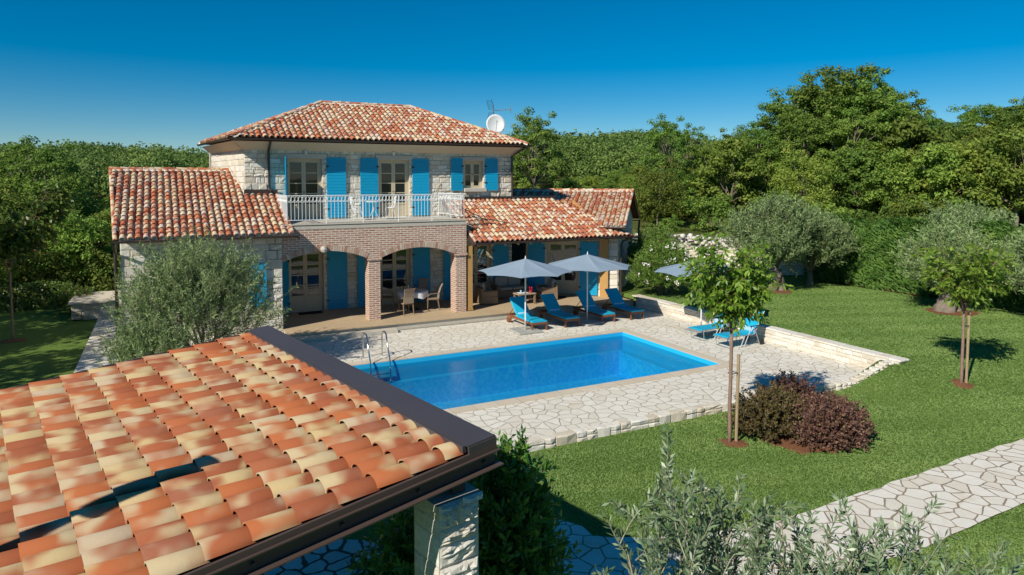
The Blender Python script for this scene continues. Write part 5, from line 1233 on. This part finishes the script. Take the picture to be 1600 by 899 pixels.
# cherries with stakes
def cherry(loc, seed, lb, zc_, R_, hgt, shoots, lmat='leaf_cherry', leaf=.155, stake=True, lw=.36):
    r = np.random.RandomState(seed); o = empty('cherry_tree' if lmat == 'leaf_cherry' else 'magnolia_tree', loc); b = MB(); tk = MB(); hub = np.array([0, 0, zc_-R_*.9])
    limb(tk, r, (0, 0, -.15), hub, .042, .034, 6, .01, 8); ends = []
    for k in range(9):
        a = k*2.4+r.uniform(-.3, .3); fz = r.uniform(-.24, .58); wr = R_*(.16+.84*min(1, max(0, fz+.26)/.50)**1.4); e = np.array([math.cos(a)*wr*r.uniform(.6, .95), math.sin(a)*wr*r.uniform(.6, .95), zc_+hgt*fz]); limb(tk, r, hub+[0, 0, r.uniform(-.1, .5)], e, .022, .008, 6, .08, 5); ends.append(e)
    def org(r, i): e = ends[i % 9]; f = r.uniform(.25, 1.0); return (hub+[0, 0, .25])*(1-f)+e*f+r.normal(0, .12, 3)
    def dr(r, p): return np.array([p[0], p[1], 0])*.8+np.array([0, 0, .55])+r.normal(0, .45, 3)
    V, F, t = shoot_plant(r, org, shoots, leaf, lw, .055, dr, .6 if lmat != 'leaf_cherry' else .42, sag=.42, b=b, rad=.005, spread=.8)
    link('crown', npmesh('crown', V, F, t), lmat, o); b.build('twigs', 'bark_red', o); tk.build('trunk', 'bark_red', o, True)
    if stake: s_ = MB(); s_.tube([(.16, -.03, -.1), (.19, -.03, 1.95)], .034, 8); s_.build('stake', 'stake', o); s_ = MB(); s_.tube([(-.02, -.05, 1.55), (.1, -.06, 1.56), (.2, -.04, 1.55), (.1, .05, 1.56), (-.02, .05, 1.55)], .01, 5); s_.build('tie', 'rubber', o)
    return tag(o, lb, 'tree')
zz = lambda x, y: float(height(x, y))
cherry((10.83, 10.75, zz(10.83, 10.75)), 31, 'young cherry tree tied to a stake on the lawn in front of the pool', 3.32, .86, 2.0, 580)
cherry((18.55, 10.3, zz(18.55, 10.3)), 32, 'young cherry tree with two stakes on the right lawn', 2.75, .88, 1.7, 330)
cherry((-4.67, 28.5, 0), 33, 'magnolia tree with rusty leaves on the left lawn', 3.7, 1.5, 3.2, 420, 'leaf_magnolia', .19, False, .5)

# ------------------------------------------------------------------ shrubs
def shrub(name, loc, seed, rad, cz, shoots, leaf, lw, lmat, lb, length=.35, gap=.03, sag=.0, extra=None, sp=.9, twig='bark'):
    r = np.random.RandomState(seed); o = empty(name, loc); b = MB(); rad = np.array(rad); tr_ = .0022
    def org(r, i): q = unit(r.normal(size=(1, 3)))[0]*r.uniform(.35, .9); q[2] = abs(q[2])*1.3-.45; return q*rad+[0, 0, cz]
    def dr(r, p): q = (p-[0, 0, cz*.4])/rad; q = q/np.linalg.norm(q); return q+np.array([0, 0, .35])+r.normal(0, .4, 3)
    V, F, t = shoot_plant(r, org, shoots, leaf, lw, gap, dr, length, sag=sag, b=b, rad=tr_, spread=sp)
    link('foliage', npmesh('foliage', V, F, t), lmat, o)
    for k in range(9): limb(b, r, (r.normal(0, .08), r.normal(0, .08), -.05), org(r, 0), .018, .006, 5, .08, 5)
    b.build('stems', twig, o)
    if extra:
        m, n, sz = extra; fl = []
        V2 = []; 
        for k in range(n):
            q = unit(r.normal(size=(1, 3)))[0]; q[2] = abs(q[2])*1.2-.3; q[1] = -abs(q[1]); c0 = q*rad*1.12+[0, 0, cz]
            for j in range(12): V2.append(c0+r.normal(0, sz*.7, 3))
        V2 = np.array(V2); Vq, Fq = leafarr(V2, unit(r.normal(size=V2.shape)), sz, sz*.9, r); link('blossom', npmesh('blossom', Vq, Fq, np.full(len(Fq), .5)), m, o)
    return tag(o, lb, 'shrub')
shrub('barberry_shrub', (12.0, 10.72, -.24), 41, (.85, .62, .62), .45, 950, .062, .6, 'leaf_barberry_green', 'spiky brown green barberry shrub nearest the staked cherry tree')
shrub('barberry_shrub', (12.95, 9.95, -.24), 42, (.88, .68, .50), .36, 1350, .06, .65, 'leaf_barberry', 'dense rounded purple barberry shrub at the right of the bed', length=.36)
shrub('barberry_shrub', (13.2, 11.2, -.22), 43, (.62, .5, .55), .42, 700, .055, .6, 'leaf_barberry', 'dark purple barberry shrub between the bed and the deck edge')
shrub('oleander_bush', (19.5, 23.4, .4), 44, (1.35, 1.2, 1.25), 1.1, 1500, .15, .2, 'leaf_oleander', 'green oleander bush with white blossom at the end of the low wall', length=.6, gap=.05, extra=('petal_white', 26, .07))
shrub('oleander_bush', (20.6, 25.3, .4), 45, (1.2, 1.1, 1.5), 1.5, 1100, .15, .2, 'leaf_oleander', 'taller oleander bush with red blossom behind the white one', length=.6, gap=.05, extra=('petal_red', 5, .09))
shrub('dark_shrub', (20.2, 28.2, .4), 46, (1.3, 1.0, 1.3), 1.3, 700, .12, .4, 'leaf_barberry', 'dark leaved shrub beside the angled wing in front of the rubble', length=.5, gap=.05)
xg, yg = at(7.3, -.08); shrub('laurel_bush', (xg, yg, -.3), 47, (.50, .50, 1.6), 1.65, 800, .11, .36, 'leaf_laurel', 'tall glossy green laurel bush beside the stone pier of the pavilion', length=.42, gap=.035, sp=.8)
shrub('laurel_bush', (xg-.75, yg+.55, -.3), 48, (.7, .7, 1.2), 1.1, 600, .11, .36, 'leaf_laurel', 'lower dark laurel bush in the shade behind the stone pier', length=.42, gap=.035, sp=.8)
shrub('planter_shrub', (-3.3, 33.6, 0), 49, (.9, .8, .6), .5, 260, .10, .5, 'leaf_magnolia', 'green shrub leaning over the stone planter at the path end', length=.35, gap=.04)

# ------------------------------------------------------------------ grass tufts on the near lawn
r = np.random.RandomState(5); n = 460000
u = r.uniform(0, 1, n); d = 7.2+(r.rand(n)**1.05)*25; lat = r.uniform(-.3, .80, n)*d
c_, s_ = math.cos(R(YAW)), math.sin(R(YAW)); x = d*s_+lat*c_; y = d*c_-lat*s_
front = (y < 12.25) & (y > 0); pathm = (x > 5.2) & (y > np.interp(x, [p[0] for p in pth], [p[1] for p in pth])+.05*np.abs(np.sin(x*9)+np.sin(x*23+1))/2) & (y < np.interp(x, [p[0] for p in pth], [p[2] for p in pth])-.05*np.abs(np.sin(x*8)+np.sin(x*19+1))/2)
patio = (x < 6.2) & (y > 6.2)
side = (x > 18.6) & (x < 29.2) & (y > 11.9) & (y < 24)
bed = np.zeros(n, bool)
for bx_, by_, br_ in ((10.93, 10.74, .24), (12.45, 10.25, .72), (18.6, 10.3, .24), (26.9, 15.4, .85), (24.9, 22, .8)): bed |= (x-bx_)**2+(y-by_)**2 < br_**2
k = (front | side) & ~pathm & ~patio & ~bed; x = x[k]; y = y[k]; m = len(x); h = height(x, y); stripe = .10*np.sign(np.sin((x*.35+y*.94)*2*PI/1.5))
A = unit(r.normal(size=(m, 3))*.9+np.array([0, 0, .8])); V, F = leafarr(np.stack([x, y, h+.012], 1), A, r.uniform(.035, .07, m), .006+.0011*np.hypot(x, y), r, Nn=unit(r.normal(size=(m, 3))*.6+np.array([-.5, -.2, 1.1])))
tag(link('grass', npmesh('grass', V, F, np.clip(.5+stripe+.14*np.sin(x*1.3)*np.sin(y*1.1+1)+r.normal(0, .2, m), 0, 1)), 'leaf_grass'), 'short mown grass blades over the front and right lawns', 'grass', kind='stuff')
print('objects', len(bpy.data.objects))
